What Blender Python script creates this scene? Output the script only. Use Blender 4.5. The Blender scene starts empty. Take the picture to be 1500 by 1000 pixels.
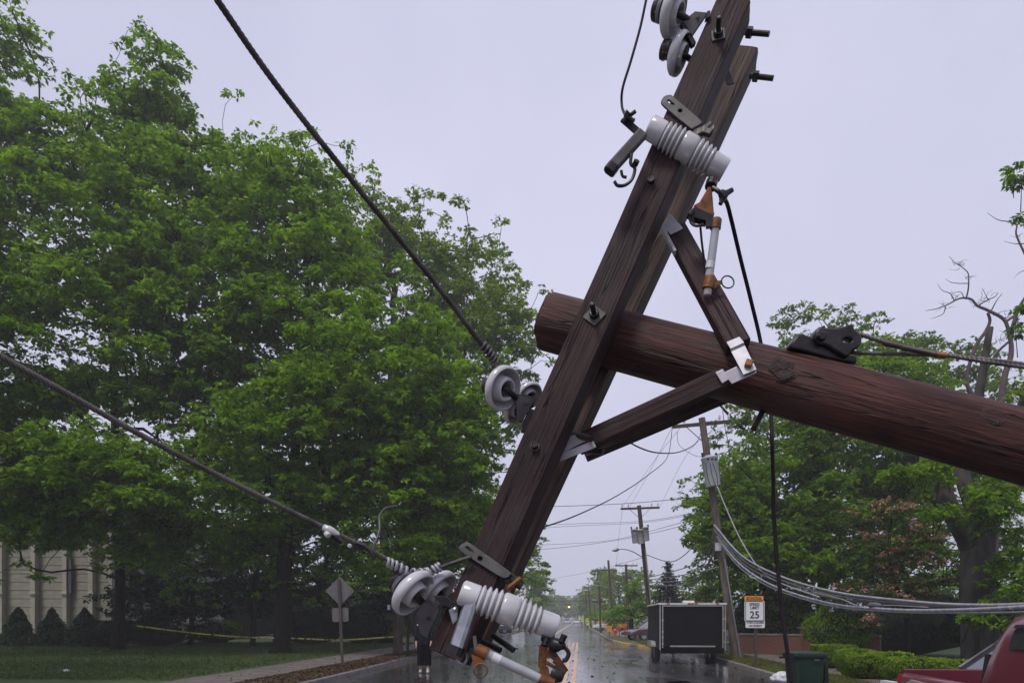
import bpy, math, random
import numpy as np
from mathutils import Vector, Matrix

# ------------------------------------------------------------------ camera, sky, sun, exposure
F = 1083.33          # focal length in photograph pixels (1500 wide)
H = 1.62             # eye height
HY = 905.0           # horizon line
sc = bpy.context.scene
cam_d = bpy.data.cameras.new("camera"); cam = bpy.data.objects.new("camera", cam_d)
sc.collection.objects.link(cam); sc.camera = cam
cam.location = (0, 0, H); cam.rotation_euler = (math.radians(90), 0, 0)
cam_d.sensor_width = 36; cam_d.lens = 26.0; cam_d.shift_y = (HY - 500) / 1500.0
cam_d.clip_start = 0.05; cam_d.clip_end = 4000

world = bpy.data.worlds.new("World"); sc.world = world; world.use_nodes = True
wn = world.node_tree.nodes; wl = world.node_tree.links
bg = wn["Background"]
sky = wn.new("ShaderNodeTexSky"); sky.sky_type = 'NISHITA'; sky.sun_disc = False
SUN_EL, SUN_AZ = math.radians(62), math.radians(215)
sky.sun_elevation = SUN_EL; sky.sun_rotation = SUN_AZ; sky.dust_density = 6.0; sky.air_density = 1.0
mixw = wn.new("ShaderNodeMix"); mixw.data_type = 'RGBA'; mixw.inputs[0].default_value = 0.94
wl.new(sky.outputs[0], mixw.inputs[6])
# overcast cloud deck with faint structure
wtc = wn.new("ShaderNodeTexCoord"); wnz = wn.new("ShaderNodeTexNoise"); wnz.inputs['Scale'].default_value = 1.6; wnz.inputs['Detail'].default_value = 5
wl.new(wtc.outputs['Generated'], wnz.inputs['Vector'])
wmr = wn.new("ShaderNodeMapRange"); wmr.inputs[1].default_value = .3; wmr.inputs[2].default_value = .7; wmr.inputs[3].default_value = 0; wmr.inputs[4].default_value = 1; wl.new(wnz.outputs[0], wmr.inputs[0])
wcl = wn.new("ShaderNodeMix"); wcl.data_type = 'RGBA'; wcl.inputs[6].default_value = (3.7, 3.72, 5.0, 1); wcl.inputs[7].default_value = (4.95, 4.95, 6.3, 1); wl.new(wmr.outputs[0], wcl.inputs[0])
wl.new(wcl.outputs[2], mixw.inputs[7])
wl.new(mixw.outputs[2], bg.inputs[0]); bg.inputs[1].default_value = 0.1

sun_d = bpy.data.lights.new("sun", 'SUN'); sun_o = bpy.data.objects.new("sun", sun_d)
sc.collection.objects.link(sun_o)
sun_d.energy = 1.5; sun_d.angle = math.radians(14); sun_d.color = (1.0, 0.95, 0.85)
sd = Vector((math.sin(SUN_AZ) * math.cos(SUN_EL), math.cos(SUN_AZ) * math.cos(SUN_EL), math.sin(SUN_EL)))
sun_o.rotation_euler = sd.to_track_quat('Z', 'Y').to_euler(); sun_o.location = sd * 60
vs = sc.view_settings; vs.view_transform = 'Standard'; vs.look = 'None'; vs.exposure = 0.55; vs.gamma = 1.0
vs.use_curve_mapping = False
sc.cycles.use_denoising = True
sc.cycles.max_bounces = 6; sc.cycles.volume_bounces = 1; sc.cycles.transparent_max_bounces = 8

random.seed(7); RNG = np.random.default_rng(7)
COL = sc.collection
OFF = {}; FRAMED = set()
Z = Vector((0, 0, 1))

def P(px, py, d):
    return Vector(((px - 750) / F * d, d, H - (py - HY) / F * d))
RA = math.atan(0.092)     # the street runs a little to the right of the view
def R(l, s, z=0.0):
    return Vector((l * math.cos(RA) + s * math.sin(RA), s * math.cos(RA) - l * math.sin(RA), z))
def onplane(px, py, pt, nrm, off=0.0):
    d = Vector(((px - 750) / F, 1.0, -(py - HY) / F)); o = Vector((0, 0, H))
    t = (pt - o).dot(nrm) / d.dot(nrm)
    return o + d * t + nrm * off

# ------------------------------------------------------------------ materials
def mat(name, col, rough=0.6, metal=0.0, col2=None, nscale=6.0, bump=0.0, bscale=None, stretch=None,
        spec=0.5, coat=0.0, detail=6.0, coord='Object', lo=0.35, hi=0.65, rough2=None):
    m = bpy.data.materials.new(name); m.use_nodes = True
    n = m.node_tree.nodes; l = m.node_tree.links; b = n["Principled BSDF"]
    b.inputs["Base Color"].default_value = (*col, 1); b.inputs["Roughness"].default_value = rough
    b.inputs["Metallic"].default_value = metal; b.inputs["Specular IOR Level"].default_value = spec
    b.inputs["Coat Weight"].default_value = coat; b.inputs["Coat Roughness"].default_value = 0.08
    if col2 or bump or rough2 is not None:
        tc = n.new("ShaderNodeTexCoord"); mp = n.new("ShaderNodeMapping")
        l.new(tc.outputs[coord], mp.inputs[0])
        if stretch: mp.inputs['Scale'].default_value = stretch
        nz = n.new("ShaderNodeTexNoise"); nz.inputs['Scale'].default_value = nscale; nz.inputs['Detail'].default_value = detail
        l.new(mp.outputs[0], nz.inputs['Vector'])
        mr = n.new("ShaderNodeMapRange"); mr.inputs[1].default_value = lo; mr.inputs[2].default_value = hi
        l.new(nz.outputs[0], mr.inputs[0])
        if col2:
            mx = n.new("ShaderNodeMix"); mx.data_type = 'RGBA'
            mx.inputs[6].default_value = (*col, 1); mx.inputs[7].default_value = (*col2, 1)
            l.new(mr.outputs[0], mx.inputs[0]); l.new(mx.outputs[2], b.inputs["Base Color"])
        if rough2 is not None:
            m2 = n.new("ShaderNodeMapRange"); m2.inputs[3].default_value = rough; m2.inputs[4].default_value = rough2
            l.new(mr.outputs[0], m2.inputs[0]); l.new(m2.outputs[0], b.inputs["Roughness"])
        if bump:
            nb = n.new("ShaderNodeTexNoise"); nb.inputs['Scale'].default_value = bscale or nscale * 3; nb.inputs['Detail'].default_value = 8
            l.new(mp.outputs[0], nb.inputs['Vector'])
            bp = n.new("ShaderNodeBump"); bp.inputs['Strength'].default_value = bump; bp.inputs['Distance'].default_value = 0.01
            l.new(nb.outputs[0], bp.inputs['Height']); l.new(bp.outputs[0], b.inputs['Normal'])
    return m

def wood_mat(name, c_dark, c_mid, c_light, grain=60.0, length=1.6, rough=0.55, crack=0.5):
    """grain runs along local Z"""
    m = bpy.data.materials.new(name); m.use_nodes = True
    n = m.node_tree.nodes; l = m.node_tree.links; b = n["Principled BSDF"]
    tc = n.new("ShaderNodeTexCoord")
    mp = n.new("ShaderNodeMapping"); mp.inputs['Scale'].default_value = (grain, grain, length); l.new(tc.outputs['Object'], mp.inputs[0])
    g = n.new("ShaderNodeTexNoise"); g.inputs['Scale'].default_value = 1.0; g.inputs['Detail'].default_value = 9; g.inputs['Roughness'].default_value = 0.65
    g.inputs['Distortion'].default_value = 0.5; l.new(mp.outputs[0], g.inputs['Vector'])
    mp2 = n.new("ShaderNodeMapping"); mp2.inputs['Scale'].default_value = (5, 5, 1.6); l.new(tc.outputs['Object'], mp2.inputs[0])
    w = n.new("ShaderNodeTexNoise"); w.inputs['Scale'].default_value = 1.3; w.inputs['Detail'].default_value = 6; l.new(mp2.outputs[0], w.inputs['Vector'])
    r1 = n.new("ShaderNodeValToRGB"); e = r1.color_ramp.elements
    e[0].position = 0.38; e[0].color = (*c_dark, 1); e[1].position = 0.64; e[1].color = (*c_light, 1)
    x = r1.color_ramp.elements.new(0.5); x.color = (*c_mid, 1)
    ad = n.new("ShaderNodeMath"); ad.operation = 'MULTIPLY_ADD'; ad.inputs[1].default_value = 0.55
    l.new(g.outputs[0], ad.inputs[0])
    sc2 = n.new("ShaderNodeMath"); sc2.operation = 'MULTIPLY'; sc2.inputs[1].default_value = 0.45; l.new(w.outputs[0], sc2.inputs[0])
    l.new(sc2.outputs[0], ad.inputs[2]); l.new(ad.outputs[0], r1.inputs[0])
    # checks: narrow splits along the grain
    mp3 = n.new("ShaderNodeMapping"); mp3.inputs['Scale'].default_value = (56, 56, 1.8); mp3.inputs['Location'].default_value = (3, 1, 7)
    l.new(tc.outputs['Object'], mp3.inputs[0])
    c = n.new("ShaderNodeTexNoise"); c.inputs['Scale'].default_value = 1.0; c.inputs['Detail'].default_value = 2; c.inputs['Distortion'].default_value = 0.6
    l.new(mp3.outputs[0], c.inputs['Vector'])
    c1 = n.new("ShaderNodeMath"); c1.operation = 'SUBTRACT'; c1.inputs[1].default_value = .5; l.new(c.outputs[0], c1.inputs[0])
    c2 = n.new("ShaderNodeMath"); c2.operation = 'ABSOLUTE'; l.new(c1.outputs[0], c2.inputs[0])
    c3 = n.new("ShaderNodeMapRange"); c3.inputs[1].default_value = .004; c3.inputs[2].default_value = .024; c3.inputs[3].default_value = 1; c3.inputs[4].default_value = 0; l.new(c2.outputs[0], c3.inputs[0])
    mk = n.new("ShaderNodeTexNoise"); mk.inputs['Scale'].default_value = 1.0; mk.inputs['Detail'].default_value = 2
    mp4 = n.new("ShaderNodeMapping"); mp4.inputs['Scale'].default_value = (22, 22, 2.6); mp4.inputs['Location'].default_value = (9, 4, 2); l.new(tc.outputs['Object'], mp4.inputs[0]); l.new(mp4.outputs[0], mk.inputs['Vector'])
    mkr = n.new("ShaderNodeMapRange"); mkr.inputs[1].default_value = .47; mkr.inputs[2].default_value = .56; l.new(mk.outputs[0], mkr.inputs[0])
    cm = n.new("ShaderNodeMath"); cm.operation = 'MULTIPLY'; l.new(c3.outputs[0], cm.inputs[0]); l.new(mkr.outputs[0], cm.inputs[1])
    # grey weathering and damp blotches with a shape of their own
    mp5 = n.new("ShaderNodeMapping"); mp5.inputs['Scale'].default_value = (14, 14, 3.0); mp5.inputs['Location'].default_value = (1, 8, 5); l.new(tc.outputs['Object'], mp5.inputs[0])
    bl = n.new("ShaderNodeTexNoise"); bl.inputs['Scale'].default_value = 1.0; bl.inputs['Detail'].default_value = 8; bl.inputs['Roughness'].default_value = .7; l.new(mp5.outputs[0], bl.inputs['Vector'])
    blr = n.new("ShaderNodeMapRange"); blr.inputs[1].default_value = .52; blr.inputs[2].default_value = .66; blr.inputs[4].default_value = .55; l.new(bl.outputs[0], blr.inputs[0])
    mw = n.new("ShaderNodeMix"); mw.data_type = 'RGBA'; mw.inputs[7].default_value = (c_mid[0]*.8+.02, c_mid[0]*.72+.018, c_mid[0]*.68+.018, 1); l.new(blr.outputs[0], mw.inputs[0]); l.new(r1.outputs[0], mw.inputs[6])
    mx = n.new("ShaderNodeMix"); mx.data_type = 'RGBA'; mx.inputs[7].default_value = (c_dark[0] * .3, c_dark[1] * .3, c_dark[2] * .3, 1)
    mu = n.new("ShaderNodeMath"); mu.operation = 'MULTIPLY'; mu.inputs[1].default_value = min(1, crack+.3); l.new(cm.outputs[0], mu.inputs[0])
    l.new(mu.outputs[0], mx.inputs[0]); l.new(mw.outputs[2], mx.inputs[6]); l.new(mx.outputs[2], b.inputs['Base Color'])
    hs = n.new("ShaderNodeMath"); hs.operation = 'SUBTRACT'; l.new(g.outputs[0], hs.inputs[0])
    h2 = n.new("ShaderNodeMath"); h2.operation = 'MULTIPLY'; h2.inputs[1].default_value = 1.5; l.new(cm.outputs[0], h2.inputs[0]); l.new(h2.outputs[0], hs.inputs[1])
    bp = n.new("ShaderNodeBump"); bp.inputs['Strength'].default_value = 0.9; bp.inputs['Distance'].default_value = 0.008
    l.new(hs.outputs[0], bp.inputs['Height']); l.new(bp.outputs[0], b.inputs['Normal'])
    rr = n.new("ShaderNodeMapRange"); rr.inputs[3].default_value = rough - .12; rr.inputs[4].default_value = rough + .2
    l.new(w.outputs[0], rr.inputs[0]); l.new(rr.outputs[0], b.inputs['Roughness'])
    b.inputs['Specular IOR Level'].default_value = 0.22
    return m

def leaf_mat(name, c1, c2, c3, trans=0.5, rough=0.5, spec=0.12):
    m = bpy.data.materials.new(name); m.use_nodes = True
    n = m.node_tree.nodes; l = m.node_tree.links; b = n["Principled BSDF"]; out = n["Material Output"]
    ge = n.new("ShaderNodeNewGeometry"); tc = n.new("ShaderNodeTexCoord")
    nz = n.new("ShaderNodeTexNoise"); nz.inputs['Scale'].default_value = 0.7; nz.inputs['Detail'].default_value = 3
    l.new(tc.outputs['Object'], nz.inputs['Vector'])
    ad = n.new("ShaderNodeMath"); ad.operation = 'MULTIPLY_ADD'; ad.inputs[1].default_value = 0.55
    l.new(ge.outputs['Random Per Island'], ad.inputs[0])
    s = n.new("ShaderNodeMapRange"); s.inputs[1].default_value = 0.3; s.inputs[2].default_value = 0.7; s.inputs[3].default_value = 0; s.inputs[4].default_value = 0.45
    l.new(nz.outputs[0], s.inputs[0]); l.new(s.outputs[0], ad.inputs[2])
    r = n.new("ShaderNodeValToRGB"); e = r.color_ramp.elements
    e[0].position = 0.1; e[0].color = (*c1, 1); e[1].position = 0.95; e[1].color = (*c3, 1)
    x = e.new(0.55); x.color = (*c2, 1)
    l.new(ad.outputs[0], r.inputs[0]); l.new(r.outputs[0], b.inputs['Base Color'])
    b.inputs['Roughness'].default_value = rough; b.inputs['Specular IOR Level'].default_value = spec
    t = n.new("ShaderNodeBsdfTranslucent"); mxc = n.new("ShaderNodeMix"); mxc.data_type = 'RGBA'; mxc.blend_type = 'MULTIPLY'; mxc.inputs[0].default_value = 1
    mxc.inputs[7].default_value = (1.3, 1.3, 0.4, 1); l.new(r.outputs[0], mxc.inputs[6]); l.new(mxc.outputs[2], t.inputs[0])
    ms = n.new("ShaderNodeMixShader"); ms.inputs[0].default_value = trans
    l.new(b.outputs[0], ms.inputs[1]); l.new(t.outputs[0], ms.inputs[2]); l.new(ms.outputs[0], out.inputs[0])
    return m

M = {}
M['arm'] = wood_mat('crossarm_wood', (0.014, 0.008, 0.0085), (0.032, 0.0165, 0.017), (0.066, 0.035, 0.034), 170, 4.0)
M['arm_grey'] = wood_mat('weathered_crossarm_wood', (0.02, 0.012, 0.011), (0.055, 0.032, 0.028), (0.13, 0.088, 0.066), 110, 2.2, crack=0.8)
M['pole'] = wood_mat('pole_wood', (0.021, 0.0095, 0.0088), (0.064, 0.0245, 0.0215), (0.132, 0.052, 0.044), 95, 4.5, 0.5, 0.75)
M['brace'] = wood_mat('brace_wood', (0.022, 0.012, 0.012), (0.048, 0.024, 0.025), (0.075, 0.038, 0.038), 170, 4, 0.5, 0.3)
M['far_pole'] = wood_mat('street_pole_wood', (0.06, 0.045, 0.038), (0.12, 0.095, 0.08), (0.19, 0.16, 0.135), 18, 0.6, 0.7, 0.4)
M['far_pole_dark'] = wood_mat('street_pole_dark_wood', (0.04, 0.025, 0.022), (0.075, 0.05, 0.042), (0.12, 0.085, 0.072), 18, 0.6, 0.7, 0.4)
M['knot'] = mat('knot_wood', (0.012, 0.006, 0.006), 0.6, col2=(0.045, 0.018, 0.016), nscale=70, bump=0.9)
M['porc'] = mat('grey_porcelain', (0.53, 0.53, 0.56), 0.16, col2=(0.40, 0.395, 0.40), nscale=14, coat=0.45, lo=.42, hi=.72, rough2=.32)
M['cap'] = mat('dark_insulator_glaze', (0.025, 0.02, 0.02), 0.25, col2=(0.05, 0.04, 0.038), nscale=20, coat=0.3)
M['galv'] = mat('galvanised_steel', (0.60, 0.59, 0.62), 0.42, 0.35, col2=(0.47, 0.46, 0.49), nscale=24, bump=0.05)
M['steel'] = mat('dull_bracket_steel', (0.115, 0.11, 0.115), 0.6, 0.25, col2=(0.07, 0.065, 0.065), nscale=20, bump=0.15, spec=.3)
M['chan'] = mat('wet_channel_steel', (0.36, 0.38, 0.41), 0.3, 0.75, col2=(0.24, 0.25, 0.28), nscale=30)
M['iron'] = mat('black_iron', (0.018, 0.017, 0.018), 0.38, 0.5, col2=(0.035, 0.03, 0.03), nscale=30, bump=0.15)
M['rust'] = mat('rusty_bronze', (0.22, 0.085, 0.025), 0.5, 0.35, col2=(0.07, 0.026, 0.014), nscale=26, bump=0.25, lo=.42, hi=.66)
M['tube'] = mat('grey_fuse_tube', (0.38, 0.39, 0.42), 0.3, col2=(0.30, 0.31, 0.33), nscale=18)
M['tape_white'] = mat('white_label', (0.62, 0.62, 0.66), 0.4, col2=(0.5, 0.5, 0.54), nscale=40)
M['strand'] = mat('stranded_conductor', (0.030, 0.024, 0.024), 0.5, 0.2, col2=(0.10, 0.085, 0.08), nscale=22, lo=.45, hi=.75)
M['strand_grey'] = mat('grey_conductor', (0.055, 0.048, 0.046), 0.5, 0.3, col2=(0.12, 0.11, 0.105), nscale=20)
M['cable'] = mat('black_cable', (0.010, 0.009, 0.011), 0.6, col2=(0.016, 0.013, 0.016), nscale=12, spec=.2)
M['cable_purple'] = mat('dark_cable', (0.012, 0.008, 0.012), 0.6, col2=(0.02, 0.012, 0.018), nscale=12, spec=.2)
M['wirefar'] = mat('overhead_wire', (0.03, 0.03, 0.034), 0.6)
M['tele'] = mat('grey_telephone_cable', (0.36, 0.355, 0.40), 0.35, 0.15, col2=(0.24, 0.235, 0.27), nscale=5)
M['tele_dark'] = mat('dark_telephone_cable', (0.07, 0.068, 0.075), 0.4, col2=(0.12, 0.115, 0.13), nscale=5)
M['bark'] = mat('bark', (0.020, 0.016, 0.013), 0.85, col2=(0.007, 0.006, 0.005), spec=.15, nscale=7, bump=0.9, bscale=16, stretch=(1, 1, 0.3))
M['bark_grey'] = mat('grey_bark', (0.062, 0.054, 0.046), 0.9, col2=(0.016, 0.013, 0.011), nscale=4.5, bump=0.9, bscale=12, stretch=(1, 1, 0.35))
M['bark_red'] = mat('bare_branch_bark', (0.10, 0.065, 0.065), 0.8, col2=(0.06, 0.04, 0.04), nscale=6)
M['oak'] = leaf_mat('oak_leaves', (0.056, 0.122, 0.008), (0.148, 0.280, 0.014), (0.275, 0.430, 0.032))
M['oak_far'] = leaf_mat('rear_oak_leaves', (0.072, 0.132, 0.012), (0.150, 0.250, 0.020), (0.235, 0.345, 0.036))
M['maple'] = leaf_mat('maple_leaves', (0.054, 0.116, 0.008), (0.142, 0.262, 0.014), (0.260, 0.400, 0.030))
M['lime'] = leaf_mat('fresh_maple_leaves', (0.060, 0.120, 0.013), (0.115, 0.200, 0.020), (0.180, 0.260, 0.036))
M['dogwood'] = leaf_mat('dogwood_leaves', (0.030, 0.060, 0.014), (0.055, 0.090, 0.022), (0.100, 0.120, 0.040))
M['pink'] = leaf_mat('pink_bracts', (0.30, 0.14, 0.11), (0.40, 0.20, 0.17), (0.46, 0.28, 0.24), 0.2)
M['hedge'] = leaf_mat('hedge_leaves', (0.085, 0.150, 0.010), (0.150, 0.250, 0.014), (0.220, 0.340, 0.024), 0.3)
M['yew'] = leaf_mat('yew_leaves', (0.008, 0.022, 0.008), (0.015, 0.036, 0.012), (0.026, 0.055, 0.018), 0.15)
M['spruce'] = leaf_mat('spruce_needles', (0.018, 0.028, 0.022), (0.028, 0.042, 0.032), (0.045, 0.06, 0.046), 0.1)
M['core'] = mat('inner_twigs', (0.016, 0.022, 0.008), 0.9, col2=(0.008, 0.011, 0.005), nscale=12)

# ------------------------------------------------------------------ mesh helpers
def frame_of(d):
    d = d.normalized(); h = Z if abs(d.z) < 0.95 else Vector((1, 0, 0))
    x = h.cross(d).normalized(); y = d.cross(x); return x, y, d

class MB:
    def __init__(s): s.v = []; s.f = []
    def add(s, vs_, fs_):
        o = len(s.v); s.v += [tuple(v) for v in vs_]; s.f += [tuple(i + o for i in f) for f in fs_]; return s
    def box(s, c, sx, sy, sz, X=Vector((1, 0, 0)), Y=Vector((0, 1, 0)), Zv=Vector((0, 0, 1))):
        c = Vector(c); vs_ = []
        for k in (-1, 1):
            for j in (-1, 1):
                for i in (-1, 1): vs_.append(c + X * (i * sx / 2) + Y * (j * sy / 2) + Zv * (k * sz / 2))
        return s.add(vs_, [(0, 2, 3, 1), (4, 5, 7, 6), (0, 1, 5, 4), (2, 6, 7, 3), (0, 4, 6, 2), (1, 3, 7, 5)])
    def bar(s, p, q, w, t, side=None, chamfer=0.0):
        """box from p to q; w along 'side', t across"""
        p = Vector(p); q = Vector(q); d = (q - p).normalized()
        if side is None: x, y, _ = frame_of(d)
        else:
            x = (side - d * side.dot(d)).normalized(); y = d.cross(x)
        c = min(w, t) * 0.5 * chamfer
        prof = [(-w/2+c, -t/2), (w/2-c, -t/2), (w/2, -t/2+c), (w/2, t/2-c), (w/2-c, t/2), (-w/2+c, t/2), (-w/2, t/2-c), (-w/2, -t/2+c)] if c else \
               [(-w/2, -t/2), (w/2, -t/2), (w/2, t/2), (-w/2, t/2)]
        n = len(prof)
        vs_ = [p + x*a + y*b for a, b in prof] + [q + x*a + y*b for a, b in prof]
        fs_ = [(i, (i+1) % n, n+(i+1) % n, n+i) for i in range(n)] + [tuple(range(n))[::-1], tuple(range(n, 2*n))]
        return s.add(vs_, fs_)
    def tube(s, pts, r, n=8, caps=True, lobes=0, twist=0.0, lob_amp=0.12):
        pts = [Vector(p) for p in pts]; m = len(pts)
        rs = r if isinstance(r, (list, tuple, np.ndarray)) else [r] * m
        tang = []
        for i in range(m):
            a = pts[max(0, i-1)]; b = pts[min(m-1, i+1)]; tang.append((b - a).normalized())
        x, y, _ = frame_of(tang[0]); vs_ = []; acc = 0.0
        for i in range(m):
            t = tang[i]; x = (x - t * x.dot(t)).normalized(); y = t.cross(x)
            if i: acc += (pts[i] - pts[i-1]).length
            for k in range(n):
                a = 2*math.pi*k/n; rr = rs[i]
                if lobes: rr *= 1 - lob_amp * (0.5 - 0.5*math.cos(lobes*(a) )); a += acc*twist
                vs_.append(pts[i] + x*(math.cos(a)*rr) + y*(math.sin(a)*rr))
        fs_ = [(i*n+k, i*n+(k+1) % n, (i+1)*n+(k+1) % n, (i+1)*n+k) for i in range(m-1) for k in range(n)]
        if caps: fs_ += [tuple(range(n))[::-1], tuple(range((m-1)*n, m*n))]
        return s.add(vs_, fs_)
    def cyl(s, p, q, r, n=14, r2=None): return s.tube([p, q], [r, r if r2 is None else r2], n)
    def lathe(s, o, axis, prof, n=32, closed=False):
        """prof: list of (t along axis, radius)"""
        x, y, d = frame_of(axis); o = Vector(o); vs_ = []
        for t, r in prof:
            for k in range(n):
                a = 2*math.pi*k/n; vs_.append(o + d*t + x*(math.cos(a)*r) + y*(math.sin(a)*r))
        m = len(prof)
        fs_ = [(i*n+k, i*n+(k+1) % n, (i+1)*n+(k+1) % n, (i+1)*n+k) for i in range(m-1) for k in range(n)]
        if closed: fs_ += [tuple(range(n))[::-1], tuple(range((m-1)*n, m*n))]
        return s.add(vs_, fs_)
    def torus(s, c, axis, Rr, r, n=28, k=8):
        x, y, d = frame_of(axis); c = Vector(c); vs_ = []
        for i in range(n):
            a = 2*math.pi*i/n; e = x*math.cos(a) + y*math.sin(a)
            for j in range(k):
                b = 2*math.pi*j/k; vs_.append(c + e*(Rr + r*math.cos(b)) + d*(r*math.sin(b)))
        fs_ = [(i*k+j, ((i+1) % n)*k+j, ((i+1) % n)*k+(j+1) % k, i*k+(j+1) % k) for i in range(n) for j in range(k)]
        return s.add(vs_, fs_)
    def prism(s, pts, vec):
        """closed polygon in 3-D, extruded along vec"""
        n = len(pts); vs_ = [Vector(p) for p in pts] + [Vector(p) + vec for p in pts]
        return s.add(vs_, [(i, (i+1) % n, n+(i+1) % n, n+i) for i in range(n)] + [tuple(range(n))[::-1], tuple(range(n, 2*n))])
    def build(s, name, m, parent=None, smooth=False, bevel=0.0, frame=None, seg=2):
        me = bpy.data.meshes.new(name)
        off = OFF.get(parent.name, Vector()) if parent else Vector()
        vv = s.v if frame is not None or off.length == 0 else [(a-off.x, b-off.y, c-off.z) for a, b, c in s.v]
        me.from_pydata(vv, [], s.f); me.materials.append(m)
        o = bpy.data.objects.new(name, me); COL.objects.link(o)
        if frame is not None: o.matrix_basis = Matrix.Translation(-off) @ frame
        if parent:
            o.parent = parent; OFF[o.name] = off
            if parent.name in FRAMED: o.matrix_parent_inverse = parent.matrix_basis.inverted()
        if frame is not None: FRAMED.add(o.name)
        fix = bmesh_fix(me)
        if smooth:
            me.polygons.foreach_set('use_smooth', [True] * len(me.polygons))
            if smooth != 'all':
                try: me.set_sharp_from_angle(angle=math.radians(smooth if smooth is not True else 38))
                except Exception: pass
        if bevel:
            b = o.modifiers.new('bevel', 'BEVEL'); b.width = bevel; b.segments = seg; b.limit_method = 'ANGLE'; b.angle_limit = math.radians(35)
        return o
import bmesh
def bmesh_fix(me):
    bm = bmesh.new(); bm.from_mesh(me); bmesh.ops.recalc_face_normals(bm, faces=bm.faces); bm.to_mesh(me); bm.free()

def thing(name, label, cat, loc=(0, 0, 0), group=None):
    o = bpy.data.objects.new(name, None); COL.objects.link(o); o.location = loc; o.empty_display_size = 0.2
    OFF[o.name] = Vector(loc); o['label'] = label; o['category'] = cat
    if group: o['group'] = group
    return o
def tag(o, label, cat, group=None):
    o['label'] = label; o['category'] = cat
    if group: o['group'] = group
    return o
def struct(o, kind='structure'): o['kind'] = kind; return o

def spline(pts, n=12):
    """Catmull-Rom through 3-D points"""
    pts = [Vector(p) for p in pts]; q = [pts[0]*2-pts[1]] + pts + [pts[-1]*2-pts[-2]]; out = []
    for i in range(1, len(q)-2):
        for k in range(n):
            t = k/n; a, b, c, d = q[i-1], q[i], q[i+1], q[i+2]
            out.append(0.5*((2*b) + (c-a)*t + (2*a-5*b+4*c-d)*t*t + (3*b-a-3*c+d)*t**3))
    out.append(pts[-1]); return out
def sag(p, q, s, n=20):
    p = Vector(p); q = Vector(q)
    return [p.lerp(q, i/n) - Z*(4*s*(i/n)*(1-i/n)) for i in range(n+1)]
def raw_mesh(name, verts, quads, m, parent=None):
    off = OFF.get(parent.name, Vector()) if parent else Vector()
    verts = np.asarray(verts, dtype=np.float32) - np.array(off[:], dtype=np.float32)
    me = bpy.data.meshes.new(name); nv = len(verts); nq = len(quads)
    me.vertices.add(nv); me.vertices.foreach_set('co', verts.ravel())
    me.loops.add(nq*4); me.loops.foreach_set('vertex_index', np.asarray(quads, dtype=np.int32).ravel())
    me.polygons.add(nq); me.polygons.foreach_set('loop_start', np.arange(0, nq*4, 4, dtype=np.int32))
    me.update(calc_edges=True); me.materials.append(m)
    o = bpy.data.objects.new(name, me); COL.objects.link(o)
    if parent: o.parent = parent; OFF[o.name] = off
    return o
def noise3(p, s=1.0, ph=0.0):
    x, y, z = p[..., 0]*s+ph, p[..., 1]*s+ph*1.7, p[..., 2]*s-ph
    return (np.sin(x*1.7+np.sin(y*1.3+z)) + np.sin(y*2.1+np.sin(z*1.1+x*.7)) + np.sin(z*1.9+np.sin(x*1.5-y)))/3

# ------------------------------------------------------------------ leaves and trees
def leaf_quads(base, direc, length, width, rng):
    n = len(base)
    up = np.tile([0, 0, 1.0], (n, 1)) + rng.normal(0, 0.55, (n, 3))
    side = np.cross(direc, up); side /= np.linalg.norm(side, axis=1, keepdims=True) + 1e-9
    L = length[:, None]; W = width[:, None]
    mid = base + direc*L*0.5
    v = np.empty((n, 4, 3)); v[:, 0] = base; v[:, 1] = mid + side*W*.5; v[:, 2] = base + direc*L; v[:, 2, 2] -= 0.12*length; v[:, 3] = mid - side*W*.5
    return v.reshape(-1, 3)
def tufts(centers, R_, n_tuft, n_leaf, ll, rng, flat=0.55, droop=0.35):
    """umbrella-shaped sprays of drooping leaves round every cluster centre"""
    m = len(centers); R_ = np.broadcast_to(R_, (m,))
    c = np.repeat(centers, n_tuft, axis=0); rr = np.repeat(R_, n_tuft)
    k = len(c); az = rng.uniform(0, 2*np.pi, k); ra = np.sqrt(rng.uniform(0.0, 1, k))
    hgt = flat*np.sqrt(np.maximum(0, 1-ra**2))*rng.uniform(-0.15, 1, k) - droop*ra**2*rng.uniform(.4, 1, k)
    t = c + np.stack([np.cos(az)*ra*rr, np.sin(az)*ra*rr, hgt*rr], 1)
    tt = np.repeat(t, n_leaf, axis=0); q = len(tt)
    a2 = rng.uniform(0, 2*np.pi, q); el = rng.normal(-0.28, 0.36, q)
    d = np.stack([np.cos(a2)*np.cos(el), np.sin(a2)*np.cos(el), np.sin(el)], 1)
    ln = ll*rng.uniform(.65, 1.25, q)
    return leaf_quads(tt + d*ln[:, None]*.12 + rng.normal(0, .02, (q, 3)), d, ln, ln*rng.uniform(.42, .62, q), rng)
def leaves_obj(name, verts, m, parent):
    q = np.arange(len(verts)).reshape(-1, 4); return raw_mesh(name, verts, q, m, parent)

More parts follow.
